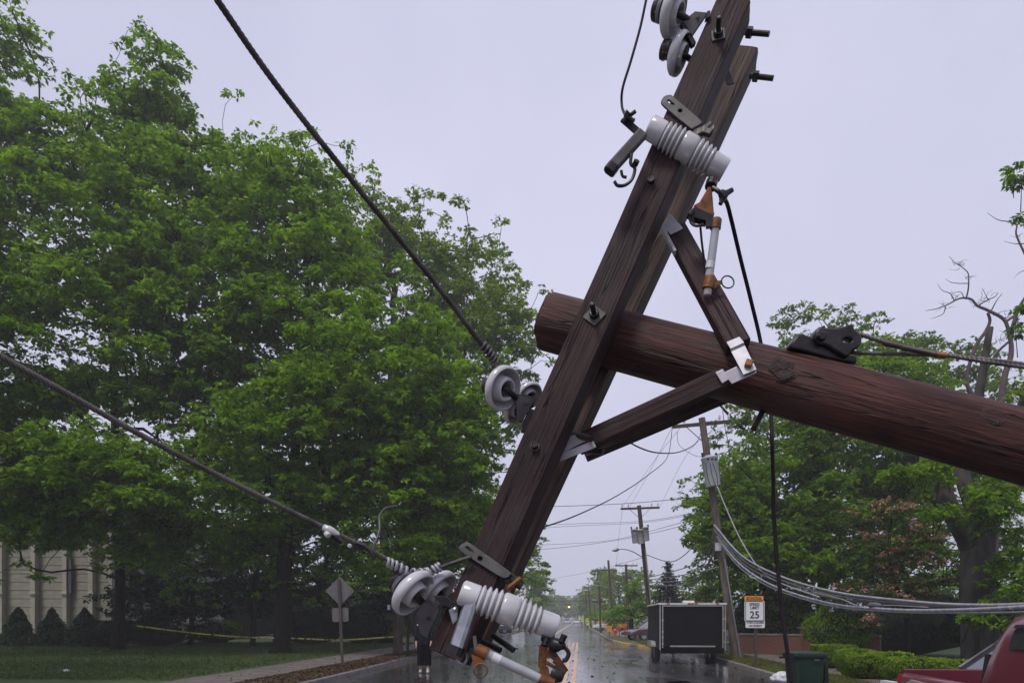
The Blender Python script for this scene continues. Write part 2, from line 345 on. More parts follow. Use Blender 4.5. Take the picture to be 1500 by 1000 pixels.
def skeleton(trunk, centers, rng, zmin, step=0.75, up=0.14, wob=0.07):
    pts = [Vector(p) for p in trunk]; nodes = []; par = []
    sm = spline(pts, 6)
    for p in sm: nodes.append(np.array(p[:])); par.append(len(nodes)-2)
    nt = len(nodes); N = np.array(nodes); chains = [list(range(nt))]
    dmin = np.min(np.linalg.norm(centers[:, None, :2] - N[None, :, :2], axis=2), axis=1)
    cap = nt + len(centers)*30; A = np.empty((cap, 3)); A[:nt] = N; cnt = nt
    for ci in np.argsort(dmin):
        c = centers[ci]; B = A[:cnt]; dv = c - B; dist = np.linalg.norm(dv, axis=1)
        cost = dist + np.maximum(0, -dv[:, 2])*0.7 + np.where(B[:, 2] < zmin, 50, 0)
        j = int(np.argmin(cost)); L = dist[j]; n = max(2, min(28, int(L/step)+1)); ch = [j]
        j1 = rng.normal(0, wob*L, 3); j2 = rng.normal(0, wob*L, 3)
        for i in range(1, n+1):
            t = i/n; p = A[j]*(1-t) + c*t + j1*math.sin(math.pi*t) + j2*math.sin(2*math.pi*t)*.6; p[2] += up*L*math.sin(math.pi*t)*.7
            A[cnt] = p; par.append(ch[-1]); ch.append(cnt); cnt += 1
        chains.append(ch)
    load = np.zeros(cnt); 
    for ch in chains[1:]: load[ch[-1]] += 1
    for i in range(cnt-1, 0, -1):
        if par[i] >= 0: load[par[i]] += load[i]
    return A[:cnt], chains, load, nt
def branch_mesh(A, chains, load, nt, r_tip, r_base, trunk_top_r, sides=5):
    V = []; Q = []; o = 0
    mb = MB(); lmax = max(load.max(), 1)
    for ci, ch in enumerate(chains):
        if ci == 0:
            zs = np.linspace(0, 1, len(ch)); rs = [max(r_base*(1-z)**0.8 + trunk_top_r*z + r_base*.55*max(0, 1-z*14)**2, r_tip) for z in zs]; n = 10
        else:
            rs = [r_tip*max(load[i], 1)**0.47 for i in ch]; rs[0] = rs[1]; rs[-1] *= .5; n = sides
        mb.tube([A[i] for i in ch], rs, n, caps=(ci == 0))
    return mb

def tree(name, label, base, trunk, lobes, seed, leafm, barkm, ll=0.16, cr=0.8, n_tuft=9, n_leaf=13, r_base=0.3,
         zmin=2.5, cat='tree', group=None, r_tip=0.012, up=0.14, flat=.55, extra=None, dens=1.0, inner=0.5, fringe=0):
    """lobes: (px, py, rx, ry, depth, rdepth, clusters) in photograph pixels at a depth"""
    rng = np.random.default_rng(seed); cs = []
    for (cx, cy, rx, ry, d, rd, n) in lobes:
        c = np.array(P(cx, cy, d)[:]); rad = np.array([rx*d/F, rd, ry*d/F]); n = max(3, int(n*dens))
        u = rng.normal(0, 1, (n, 3)); u /= np.linalg.norm(u, axis=1, keepdims=True)
        r = inner + (1-inner)*rng.uniform(0, 1, n)**.6
        p = c + u*rad*r[:, None]*(1 + 0.14*noise3(u*3+seed)[:, None])
        cs.append(p)
    C = np.concatenate(cs); C = C[C[:, 2] > max(1.2, zmin*.5)]; nC = len(C)
    if fringe:      # loose airy sprays that stand out beyond the clumps
        tot = sum(x[6] for x in lobes); fs = []
        for (cx, cy, rx, ry, d, rd, n) in lobes:
            k = max(2, int(fringe*n/tot)); u = rng.normal(0, 1, (k, 3)); u /= np.linalg.norm(u, axis=1, keepdims=True)
            fs.append(np.array(P(cx, cy, d)[:]) + u*(np.array([rx*d/F, rd, ry*d/F])*rng.uniform(.85, 1.08, (k, 1)) + rng.uniform(.3, 1.5, (k, 1))))
        fs = np.concatenate(fs); C = np.concatenate([C, fs[fs[:, 2] > max(1.2, zmin*.5)]])
    root = thing(name, label, cat, base, group)
    A, ch, load, nt = skeleton(trunk, C, rng, zmin, up=up)
    branch_mesh(A, ch, load, nt, r_tip, r_base, r_tip*4).build('trunk', barkm, root, smooth='all')
    R_ = cr*rng.uniform(.45, 1.25, nC); lv = tufts(C[:nC], R_, n_tuft, n_leaf, ll, rng, flat)
    if fringe: lv = np.concatenate([lv, tufts(C[nC:], rng.uniform(.3, .65, len(C)-nC), 8, 9, ll*.9, rng, .7, .6)])
    leaves_obj('crown', lv, leafm, root)
    if extra: extra(root, C, rng)
    return root
def G(px, d, dz=0.0):     # point on the ground under a pixel column at a depth
    return Vector(((px-750)/F*d, d, dz))
def shape_shrub(name, label, cat, base, pts, nrm, m, ll, seed, group=None, core=None, stem=None):
    """clipped shrub: leaves scattered over a closed surface (pts, nrm arrays)"""
    rng = np.random.default_rng(seed); root = thing(name, label, cat, base, group)
    d = rng.normal(0, 1, nrm.shape); d -= nrm*np.sum(d*nrm, axis=1, keepdims=True); d /= np.linalg.norm(d, axis=1, keepdims=True); d += nrm*.35 + rng.normal(0, .2, nrm.shape); d /= np.linalg.norm(d, axis=1, keepdims=True)
    ln = ll*rng.uniform(.6, 1.3, len(pts))
    leaves_obj('foliage', leaf_quads(pts - nrm*rng.uniform(0, .05, (len(pts), 1)), d, ln, ln*.55, rng), m, root)
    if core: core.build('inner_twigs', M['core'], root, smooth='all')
    if stem: stem.build('stem', M['bark'], root, smooth='all')
    return root

# ------------------------------------------------------------------ setting: ground, road, kerbs, pavements
def asphalt_mat(name, c1, c2, r_lo, r_hi):
    m = bpy.data.materials.new(name); m.use_nodes = True
    n = m.node_tree.nodes; l = m.node_tree.links; b = n["Principled BSDF"]
    tc = n.new("ShaderNodeTexCoord")
    mp = n.new("ShaderNodeMapping"); mp.inputs['Rotation'].default_value = (0, 0, RA); mp.inputs['Scale'].default_value = (1.0, 0.22, 1); l.new(tc.outputs['Object'], mp.inputs[0])
    w = n.new("ShaderNodeTexNoise"); w.inputs['Scale'].default_value = 0.9; w.inputs['Detail'].default_value = 6; w.inputs['Roughness'].default_value = .6; l.new(mp.outputs[0], w.inputs['Vector'])
    g = n.new("ShaderNodeTexNoise"); g.inputs['Scale'].default_value = 55; g.inputs['Detail'].default_value = 3; l.new(tc.outputs['Object'], g.inputs['Vector'])
    mr = n.new("ShaderNodeMapRange"); mr.inputs[1].default_value = .38; mr.inputs[2].default_value = .62; l.new(w.outputs[0], mr.inputs[0])
    mx = n.new("ShaderNodeMix"); mx.data_type = 'RGBA'; mx.inputs[6].default_value = (*c1, 1); mx.inputs[7].default_value = (*c2, 1)
    l.new(mr.outputs[0], mx.inputs[0]); l.new(mx.outputs[2], b.inputs['Base Color'])
    rr = n.new("ShaderNodeMapRange"); rr.inputs[3].default_value = r_lo; rr.inputs[4].default_value = r_hi; l.new(mr.outputs[0], rr.inputs[0]); l.new(rr.outputs[0], b.inputs['Roughness'])
    bp = n.new("ShaderNodeBump"); bp.inputs['Strength'].default_value = .25; bp.inputs['Distance'].default_value = .006; l.new(g.outputs[0], bp.inputs['Height'])
    mb = n.new("ShaderNodeMath"); mb.operation = 'MULTIPLY'; mb.inputs[1].default_value = .25; l.new(mr.outputs[0], mb.inputs[0]); l.new(mb.outputs[0], bp.inputs['Strength'])
    l.new(bp.outputs[0], b.inputs['Normal'])
    b.inputs['Coat Weight'].default_value = .55; b.inputs['Coat Roughness'].default_value = .09     # film of rain water
    return m
M['asphalt'] = asphalt_mat('wet_asphalt', (0.036, 0.035, 0.038), (0.058, 0.055, 0.058), 0.12, 0.30)
M['asphalt2'] = asphalt_mat('newer_wet_asphalt', (0.03, 0.03, 0.033), (0.042, 0.041, 0.044), 0.16, 0.36)
M['grass'] = mat('grass_ground', (0.030, 0.055, 0.013), 0.9, col2=(0.058, 0.085, 0.020), nscale=1.1, bump=0.5, bscale=40)
M['grass_r'] = mat('verge_grass_ground', (0.07, 0.09, 0.022), 0.9, col2=(0.10, 0.085, 0.038), nscale=2.2, bump=0.5, bscale=40)
M['litter'] = mat('leaf_litter', (0.055, 0.032, 0.018), 0.85, col2=(0.045, 0.036, 0.018), nscale=3.0, bump=0.6, bscale=30)
M['walk'] = mat('wet_concrete_paving', (0.16, 0.135, 0.13), 0.45, col2=(0.11, 0.09, 0.085), nscale=2.5, bump=0.15, bscale=50, rough2=0.7)
M['kerb'] = mat('kerb_concrete', (0.20, 0.185, 0.175), 0.6, col2=(0.12, 0.105, 0.1), nscale=4, bump=0.2, bscale=40)
M['yellow'] = mat('yellow_road_paint', (0.62, 0.36, 0.16), 0.35, col2=(0.40, 0.25, 0.13), nscale=5, lo=.45, hi=.75)
M['yellow_kerb'] = mat('yellow_kerb_paint', (0.62, 0.40, 0.06), 0.5, col2=(0.4, 0.27, 0.06), nscale=6)
M['earth'] = mat('bare_earth', (0.045, 0.045, 0.02), 0.9, col2=(0.06, 0.05, 0.025), nscale=.4)

def strip(name, l0, l1, ss, z, m, parent=None):
    """sheet along the street between two lateral lines given as functions of s"""
    mb = MB(); k = len(ss); v = []
    for s in ss: v += [R(l0(s), s, z), R(l1(s), s, z)]
    return mb.add(v, [(2*i, 2*i+1, 2*i+3, 2*i+2) for i in range(k-1)]).build(name, m, parent)
KR = [(-30, 5.15), (29, 5.15), (33, 4.9), (37, 4.35), (40, 3.75), (43, 2.95), (47, 2.45), (52, 2.15), (58, 1.95), (90, 1.75), (220, 0.5), (420, -1.5)]
def kr(s): return float(np.interp(s, [a for a, _ in KR], [b for _, b in KR]))
KL = [(-30, -6.3), (20, -6.35), (30, -6.6), (50, -6.9), (52, -9), (62, -9.5), (66, -6.9), (220, -7.4), (420, -8.5)]
def kl(s): return float(np.interp(s, [a for a, _ in KL], [b for _, b in KL]))
SS = list(np.arange(-30, 30, 3.0)) + list(np.arange(30, 70, 1.0)) + list(np.arange(70, 425, 12.0))
K = lambda c: (lambda s: c)

struct(MB().add([(-900, -300, -.03), (900, -300, -.03), (900, 1500, -.03), (-900, 1500, -.03)], [(0, 1, 2, 3)]).build('ground', M['earth']))
struct(strip('road', kl, kr, [s for s in SS if s <= 54] + [54], 0.0, M['asphalt']))
struct(strip('far_road', kl, kr, [54] + [s for s in SS if s > 54], 0.002, M['asphalt2']))
struct(strip('left_lawn', K(-90), K(-9.75), [-30, 0, 15, 30, 45, 50], 0.11, M['grass']))
struct(strip('left_verge', K(-8.05), lambda s: kl(s)-.14, [-30] + [s for s in SS if -30 < s <= 50], 0.115, M['litter']))
struct(strip('left_far_lawn', K(-90), lambda s: kl(s)-.14, [s for s in SS if s >= 66], 0.11, M['grass_r']))
struct(strip('right_verge', lambda s: kr(s)+.14, lambda s: kr(s)+1.5, SS, 0.115, M['grass_r']))
struct(strip('right_lawn', lambda s: kr(s)+2.9, K(90), SS, 0.11, M['grass']))
pv = struct(strip('right_pavement', lambda s: kr(s)+1.5, lambda s: kr(s)+2.9, SS, 0.12, M['walk']))
# left pavement: separate slabs with open joints
lp = struct(strip('left_pavement', K(-9.75), K(-8.05), [-30, 50], 0.09, M['kerb']))
slab = None; s0 = 14.0
while s0 < 48:
    mb = MB(); a = [R(-9.73, s0+.012, .09), R(-8.07, s0+.012, .09), R(-8.07, s0+1.49, .09), R(-9.73, s0+1.49, .09)]
    mb.prism(a, Vector((0, 0, .034 + .006*random.random()))); mb.build('slab', M['walk'], lp, bevel=.008); s0 += 1.5
def kerb(name, fn, side, ss, m, zt=.13):
    mb = MB(); v = []; n = len(ss)
    for s in ss:
        for dl, z in ((0, -.02), (0.012*side, zt-.015), (.03*side, zt), (.15*side, zt), (.15*side, -.02)): v.append(R(fn(s)+dl, s, z))
    f = [(i*5+k, i*5+k+1, (i+1)*5+k+1, (i+1)*5+k) for i in range(n-1) for k in range(4)]
    return mb.add(v, f).build(name, m)
struct(kerb('right_kerb', kr, 1, SS, M['kerb'])); struct(kerb('left_kerb', kl, -1, [s for s in SS if s <= 50], M['kerb']))
struct(kerb('left_far_kerb', kl, -1, [s for s in SS if s >= 66], M['kerb']))
for a, b in ((39.5, 42.0), (43.5, 48.0), (48.6, 51)):
    q = kerb('yellow_kerb_paint', lambda s: kr(s)-.004, 1, list(np.linspace(a, b, 8)), M['yellow_kerb'], .135); struct(q)
for dl in (-.14, .10):
    ln = strip('centre_line', K(-.34+dl), K(-.34+dl+.12), list(np.arange(-6, 52, 2.0)), .004, M['yellow']); struct(ln)
    ln = strip('far_centre_line', K(-2.6+dl), K(-2.6+dl+.12), list(np.arange(70, 300, 10.0)), .006, M['yellow']); struct(ln)
# manhole and road patches on the right lane
M['patch'] = mat('black_patch', (0.012, 0.012, 0.013), 0.18, col2=(0.02, 0.02, 0.021), nscale=3)
def blob(name, c, ra, rb, m, z, seed):
    rng = np.random.default_rng(seed); n = 26; v = [c + Vector((0, 0, z))]
    for k in range(n):
        a = 2*math.pi*k/n; q = 1 + .28*math.sin(2*a+seed) * .6 + rng.uniform(-.16, .16); v.append(c + Vector((math.cos(a)*ra*q, math.sin(a)*rb*q, z)))
    return struct(MB().add(v, [(0, 1+k, 1+(k+1) % n) for k in range(n)]).build(name, m))
blob('road_patch', G(972, 19.4), 0.5, 1.0, M['patch'], .005, 3); blob('road_patch', G(1000, 18.6), 0.35, .5, M['patch'], .005, 8)
blob('road_patch', G(960, 22.6), .12, .5, M['patch'], .005, 5)
mh = MB().lathe(G(921, 29.0, .004), Z, [(0, .42), (.012, .41), (.012, .37), (.004, .36), (.01, .34), (.01, .001)], 28).build('manhole_cover', M['iron'])
tag(mh, 'round iron manhole cover in the wet lane left of the trailer', 'manhole cover')

# grass blades: uncountable, two sheets of real blades
def blades(name, regions, n, hgt, m, seed, z=.11):
    rng = np.random.default_rng(seed); out = []
    tot = sum(w for *_, w in regions)
    for (l0, l1, s0, s1, w) in regions:
        k = int(n*w/tot); ls = rng.uniform(l0, l1, k); s = s0 + (s1-s0)*rng.uniform(0, 1, k)**1.3
        b = np.stack([ls*math.cos(RA)+s*math.sin(RA), s*math.cos(RA)-ls*math.sin(RA), np.full(k, z)], 1)
        d = np.stack([rng.normal(0, .45, k), rng.normal(0, .45, k), np.ones(k)], 1); d /= np.linalg.norm(d, axis=1, keepdims=True)
        ln = hgt*rng.uniform(.5, 1.3, k); out.append(leaf_quads(b, d, ln, ln*.22, rng))
    o = leaves_obj(name, np.concatenate(out), m, None); return struct(o, 'stuff')
M['blade'] = leaf_mat('grass_blades', (0.035, 0.062, 0.014), (0.06, 0.098, 0.02), (0.10, 0.125, 0.035), .3)
M['blade_r'] = leaf_mat('verge_grass_blades', (0.07, 0.095, 0.02), (0.12, 0.135, 0.032), (0.17, 0.15, 0.06), .3)
tg = blades('lawn_grass', [(-32, -9.8, 17, 44, 6)], 70000, .11, M['blade'], 11); tag(tg, 'short green grass of the lawn left of the pavement', 'grass')
tg = blades('verge_grass', [(5.35, 6.6, 11, 34, 3), (8.2, 14, 12, 36, 2), (3.5, 6, 36, 60, 1)], 45000, .10, M['blade_r'], 12); tag(tg, 'yellowish grass of the verge along the right kerb', 'grass')

# dead leaves on the left verge
M['deadleaf'] = leaf_mat('dead_leaves', (0.035, 0.02, 0.010), (0.065, 0.036, 0.017), (0.12, 0.075, 0.036), .05)
def litter():
    rng = np.random.default_rng(5); k = 9000; l_ = rng.uniform(-8.0, -6.5, k); s = rng.uniform(15, 45, k)
    b = np.stack([l_*math.cos(RA)+s*math.sin(RA), s*math.cos(RA)-l_*math.sin(RA), np.full(k, .125)], 1)
    a = rng.uniform(0, 6.28, k); d = np.stack([np.cos(a), np.sin(a), rng.uniform(0, .35, k)], 1); ln = rng.uniform(.05, .1, k)
    o = leaves_obj('fallen_leaves', leaf_quads(b, d, ln, ln*.6, rng), M['deadleaf'], None); struct(o, 'stuff'); tag(o, 'brown fallen leaves on the verge beside the left kerb', 'leaves')
litter()
def debris():
    rng = np.random.default_rng(15); k = 1300; l_ = rng.uniform(-16, 5, k); s = rng.uniform(17, 46, k)
    z = np.where(l_ < -9.75, .16, np.where(l_ < -8.05, .135, np.where(l_ < -6.4, .13, .008)))
    b = np.stack([l_*math.cos(RA)+s*math.sin(RA), s*math.cos(RA)-l_*math.sin(RA), z], 1)
    a = rng.uniform(0, 6.28, k); d = np.stack([np.cos(a), np.sin(a), rng.uniform(0, .25, k)], 1); ln = rng.uniform(.05, .14, k)
    o = leaves_obj('storm_debris', leaf_quads(b, d, ln, ln*.5, rng), M['deadleaf'], None); struct(o, 'stuff'); tag(o, 'scattered torn leaves over the wet road and lawn', 'leaves')
debris()

# ------------------------------------------------------------------ left house with tall panels, gabled house behind
M['siding'] = mat('cream_siding', (0.30, 0.28, 0.23), 0.6, col2=(0.25, 0.235, 0.195), nscale=2.0, bump=.05)
M['pil'] = mat('cream_pilaster', (0.40, 0.375, 0.31), 0.6, col2=(0.34, 0.32, 0.265), nscale=2.5)
M['glassd'] = mat('dark_window_glass', (0.012, 0.013, 0.015), 0.06, spec=.8)
M['roof'] = mat('grey_roof_shingle', (0.085, 0.075, 0.09), 0.85, col2=(0.055, 0.05, 0.06), nscale=5, bump=.4)
M['white'] = mat('white_trim_paint', (0.62, 0.62, 0.63), 0.5, col2=(0.54, 0.54, 0.55), nscale=5)
M['whitesiding'] = mat('white_lap_siding', (0.46, 0.45, 0.46), 0.6, col2=(0.40, 0.39, 0.40), nscale=5)
hd = 43.0
hr = thing('panelled_house', 'cream sided building with tall pilasters behind the cone shrubs', 'house', G(60, hd))
xa, xb = G(-120, hd).x, G(166, hd).x; zt = 10.6
MB().box(((xa+xb)/2, hd+3.2, zt/2), xb-xa, 6.0, zt).build('wall', M['siding'], hr)
MB().box(((xa+xb)/2, hd+3.1, zt+.2), xb-xa+.8, 6.8, .4).build('roof', M['roof'], hr)
edges = [-120, -82, -40, 4, 52, 98, 136, 165]
for x in edges:
    X = G(x, hd).x; MB().box((X, hd-.02, zt/2), .26 if x < 160 else .2, .5, zt).build('pilaster', M['pil'], hr, bevel=.01)
    MB().box((X, hd-.05, 3.05), .40, .62, .1).build('ledge', M['pil'], hr, bevel=.01)
for i in range(len(edges)-1):
    x0, x1 = G(edges[i], hd).x+.14, G(edges[i+1], hd).x-.14
    if x1 < -32: continue
    me = None
    for k in range(21):
        z = .35 + k*.485
        if me is None:
            w = x1-x0; b = MB().add([(0, .14, 0), (w, .14, 0), (w, .14, .475), (0, .14, .475), (0, .105, 0), (w, .105, 0), (w, .125, .475), (0, .125, .475)],
                                    [(0, 1, 2, 3), (4, 7, 6, 5), (0, 4, 5, 1), (3, 2, 6, 7), (0, 3, 7, 4), (1, 5, 6, 2)])
            o = b.build('siding_board', M['siding'], hr, frame=Matrix()); me = o.data
        else:
            o = bpy.data.objects.new('siding_board', me); COL.objects.link(o); o.parent = hr
        o.location = Vector((x0, hd, z)) - Vector(hr.location)
w = thing('window', 'x', 'window'); bpy.data.objects.remove(w)
wf = MB().box((G(103, hd).x, hd-.12, 4.1), .30, .1, 2.0).build('window', M['glassd'], hr)
gd = 54.0
gr_ = thing('gabled_house', 'small white sided house with grey gabled roof behind the thin trunk', 'house', G(195, gd))
gx, gz = G(140, gd).x, 7.2
MB().prism([(gx, gd, 0), (gx+7, gd, 0), (gx+7, gd, 3.2), (gx+3.5, gd, 6.0), (gx, gd, 3.2)], Vector((0, 7, 0))).build('wall', M['whitesiding'], gr_)
for k in range(11):
    z = .3+k*.4; wd = 7 if z < 2.9 else max(.8, 7-(z-2.9)*2.5); MB().box((gx+3.5, gd-.03, z), wd, .05, .37).build('siding_board', M['whitesiding'], gr_)
for sgn in (-1, 1):
    a = Vector((gx+3.5+sgn*4.0, gd-.4, 2.85)); b = Vector((gx+3.5, gd-.4, 6.15))
    MB().prism([a, b, b+Vector((0, 0, .16)), a+Vector((0, 0, .16))], Vector((0, 7.8, 0))).build('roof', M['roof'], gr_)
    MB().bar(a+Vector((0, -.05, 0)), b+Vector((0, -.05, 0)), .05, .2, Vector((0, 1, 0))).build('fascia', M['white'], gr_)
MB().box((gx+5.2, gd-.08, 2.2), .9, .08, 1.2).build('window', M['glassd'], gr_)
# second roof plane above and to the right (main body of that house)
MB().prism([(gx+3, gd+3, 0), (gx+8, gd+3, 0), (gx+8, gd+3, 5.2), (gx+3, gd+3, 5.2)], Vector((0, 6, 0))).build('rear_wall', M['whitesiding'], gr_)
MB().prism([(gx+2.6, gd+2.6, 5.1), (gx+8.4, gd+2.6, 5.1), (gx+8.4, gd+6, 8.0), (gx+2.6, gd+6, 8.0)], Vector((0, .2, .18))).build('rear_roof', M['roof'], gr_)

# brick wall on the right
M['brick'] = mat('red_brick', (0.20, 0.085, 0.055), 0.75, col2=(0.13, 0.055, 0.04), nscale=3, bump=.4, bscale=25)
bw = thing('brick_wall', 'low red brown brick garden wall behind the speed limit sign', 'wall', G(1135, 31.5))
b0, b1 = G(1083, 31.8), G(1290, 28.0); bd = (b1-b0).normalized(); bn = Vector((-bd.y, bd.x, 0))
MB().bar(b0+Z*.45, b1+Z*.45, .9, .22, Z).build('wall', M['brick'], bw)
MB().bar(b0+Z*.94, b1+Z*.94, .08, .3, Z).build('coping', M['kerb'], bw, bevel=.01)
nb = int((b1-b0).length/.42); me = None
for r_ in range(11):
    for k in range(nb):
        c = b0 + bd*((k+.5+(r_ % 2)*.5)*.42) + Z*(.06+r_*.08) - bn*.11
        if (c-b0).dot(bd) > (b1-b0).length-.2 or k > 15: continue
        if me is None:
            o = MB().bar(-bd*.2, bd*.2, .068, .03, Z).build('brick', M['brick'], bw, frame=Matrix()); me = o.data
        else: o = bpy.data.objects.new('brick', me); COL.objects.link(o); o.parent = bw
        o.location = c - Vector(bw.location)
MB().box(b0+bd*2.9+Z*.6-bn*.02, .45, .45, 1.2).build('pier', M['brick'], bw)
MB().box(b0+bd*2.9+Z*1.24-bn*.02, .55, .55, .08).build('cap', M['kerb'], bw)

# ------------------------------------------------------------------ trees, left side
def trunk_px(base_px, d, pts, d_pts=None):
    return [G(base_px, d)] + [P(x, y, dd) for x, y, dd in pts]
tree('oak_tree', 'tall oak filling the left edge, thin dark trunk by the gabled house', G(172, 35), trunk_px(172, 35, [(176, 850, 35), (170, 700, 35), (165, 520, 35), (150, 350, 35), (120, 200, 35)]),
     [(90, 330, 190, 120, 34, 3.6, 120), (250, 300, 110, 100, 35, 3.0, 70), (225, 128, 42, 52, 35, 1.3, 20), (170, 215, 70, 50, 35, 1.6, 26), (30, 210, 90, 60, 35, 2.2, 40), (16, 68, 24, 34, 36, .9, 9),
      (120, 500, 200, 110, 33, 3.8, 130), (310, 440, 130, 110, 33, 3.0, 80), (60, 690, 130, 55, 29, 2.0, 60), (200, 720, 62, 38, 29, 1.4, 22), (50, 765, 60, 34, 30, 1.2, 16), (118, 778, 30, 36, 30, .8, 10), (10, 770, 30, 40, 30, .8, 8), (370, 240, 55, 45, 36, 1.6, 18), (310, 590, 120, 80, 34, 2.5, 50), (10, 590, 90, 60, 33, 2.2, 30)],
     21, M['oak'], M['bark'], ll=.25, cr=1.35, n_tuft=31, n_leaf=10, dens=.86, fringe=420, flat=.5, r_base=.26, zmin=3.0)
tree('oak_tree', 'broad oak with thick black trunk behind the diamond sign', G(412, 32), trunk_px(412, 32, [(415, 900, 32), (420, 760, 32), (440, 600, 32.5), (450, 470, 33)]),
     [(430, 420, 130, 110, 33, 3.2, 80), (560, 560, 150, 100, 31, 3.2, 95), (640, 640, 90, 70, 31, 2.4, 45), (470, 620, 170, 100, 31, 3.4, 95), (330, 720, 150, 80, 32, 3.2, 65), (560, 720, 140, 70, 31, 2.8, 60), (660, 720, 60, 50, 32, 2.0, 26),
      (420, 300, 80, 55, 34, 2.0, 30), (260, 800, 90, 50, 33, 2.4, 34), (450, 800, 100, 50, 34, 2.4, 36), (640, 800, 70, 45, 33, 2, 28)],
     22, M['oak'], M['bark'], ll=.245, cr=1.3, n_tuft=31, n_leaf=10, dens=.88, fringe=360, flat=.5, r_base=.42, zmin=2.6)
tree('oak_tree', 'pale green open oak rising behind the mid insulators', G(560, 46), trunk_px(560, 46, [(562, 800, 46), (570, 600, 46), (575, 450, 46)]),
     [(530, 350, 75, 65, 46, 3.0, 40), (600, 400, 90, 90, 46, 3.4, 48), (680, 420, 85, 75, 46, 3.2, 46), (735, 500, 65, 65, 45, 2.8, 36), (470, 340, 70, 60, 47, 2.6, 28), (640, 520, 110, 70, 46, 3.4, 40), (720, 600, 55, 50, 45, 2.4, 24), (600, 640, 120, 70, 47, 3, 40)],
     23, M['oak_far'], M['bark_grey'], ll=.26, cr=1.35, n_tuft=18, n_leaf=9, dens=1.25, fringe=200, r_base=.33, zmin=5, r_tip=.018)
tree('street_tree', 'dark green street tree behind the lower end of the crossarm', G(700, 58), trunk_px(700, 58, [(702, 880, 58), (705, 780, 58)]),
     [(690, 740, 60, 60, 58, 3, 40), (745, 790, 55, 35, 58, 2.6, 30), (690, 830, 70, 45, 58, 3, 36), (770, 830, 30, 25, 60, 2, 12)],
     24, M['oak'], M['bark'], ll=.28, cr=1.0, n_tuft=8, n_leaf=10, r_base=.3, zmin=2.5, r_tip=.018)
tree('street_tree', 'rounded green tree at the bend of the left kerb', G(745, 84), trunk_px(745, 84, [(745, 890, 84), (752, 850, 84)]),
     [(755, 860, 45, 42, 84, 3.6, 60), (735, 885, 40, 20, 84, 3, 24)], 25, M['maple'], M['bark'], ll=.36, cr=1.2, n_tuft=8, n_leaf=9, r_base=.3, zmin=2, r_tip=.02)
tree('street_tree', 'hazy grey green tree farthest along the left side of the street', G(770, 125), trunk_px(770, 125, [(772, 890, 125), (778, 860, 125)]),
     [(778, 868, 27, 38, 125, 4, 60), (790, 850, 15, 20, 125, 3, 20)], 26, M['oak_far'], M['bark'], ll=.5, cr=1.6, n_tuft=7, n_leaf=8, r_base=.35, zmin=2, r_tip=.03)
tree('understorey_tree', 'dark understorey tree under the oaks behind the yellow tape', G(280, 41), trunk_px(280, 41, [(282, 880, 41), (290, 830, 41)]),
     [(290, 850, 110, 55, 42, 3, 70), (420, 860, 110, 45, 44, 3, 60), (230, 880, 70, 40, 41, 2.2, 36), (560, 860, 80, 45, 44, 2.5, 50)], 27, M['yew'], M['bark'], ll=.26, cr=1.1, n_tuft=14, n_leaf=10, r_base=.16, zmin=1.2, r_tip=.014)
tree('young_maple', 'small bright green maple just above the lower insulators', G(595, 29), trunk_px(597, 29, [(598, 900, 29), (600, 830, 29)]),
     [(610, 800, 42, 24, 29, 1.3, 26), (570, 815, 38, 28, 29, 1.2, 22), (545, 850, 34, 20, 29, 1.1, 14)], 28, M['maple'], M['bark'], ll=.15, cr=.45, n_tuft=9, n_leaf=10, r_base=.06, zmin=1.2, r_tip=.008)
for i, (L, d, bx, lab) in enumerate([([(110, 640, 170, 90, 64, 4, 60), (230, 740, 140, 100, 64, 4, 56), (60, 760, 120, 70, 64, 4, 30)], 64, 180, 'dark background tree beyond the gabled house'), ([(370, 700, 140, 120, 66, 4, 70), (480, 760, 120, 100, 66, 4, 60)], 66, 420, 'dark background tree deep behind the oak trunk'), ([(590, 710, 120, 120, 68, 4, 66), (680, 740, 50, 90, 68, 4, 30), (650, 830, 80, 60, 68, 4, 40)], 68, 610, 'dark background tree deep behind the wooden post')]):
    tree('background_tree', lab, G(bx, d), trunk_px(bx, d, [(bx, 860, d), (L[0][0], 760, d)]), L, 130+i, M['oak'], M['bark'], ll=.36, cr=1.7, n_tuft=13, n_leaf=8, r_base=.3, zmin=1.5, r_tip=.018, inner=.2)
for i, (L, d, bx, lab) in enumerate([([(1180, 800, 110, 80, 54, 3, 50), (1290, 770, 110, 90, 54, 3, 54)], 54, 1230, 'dark background tree behind the dense maple'), ([(1400, 740, 100, 110, 52, 3, 60), (1500, 780, 80, 110, 52, 3, 50), (1400, 860, 130, 50, 50, 3, 50), (1310, 870, 90, 40, 50, 3, 36)], 52, 1420, 'dark background tree behind the forked trunk')]):
    tree('background_tree', lab, G(bx, d), trunk_px(bx, d, [(bx, 860, d), (L[0][0], 780, d)]), L, 140+i, M['maple'], M['bark'], ll=.3, cr=1.4, n_tuft=13, n_leaf=8, r_base=.3, zmin=1.5, r_tip=.018, inner=.2)
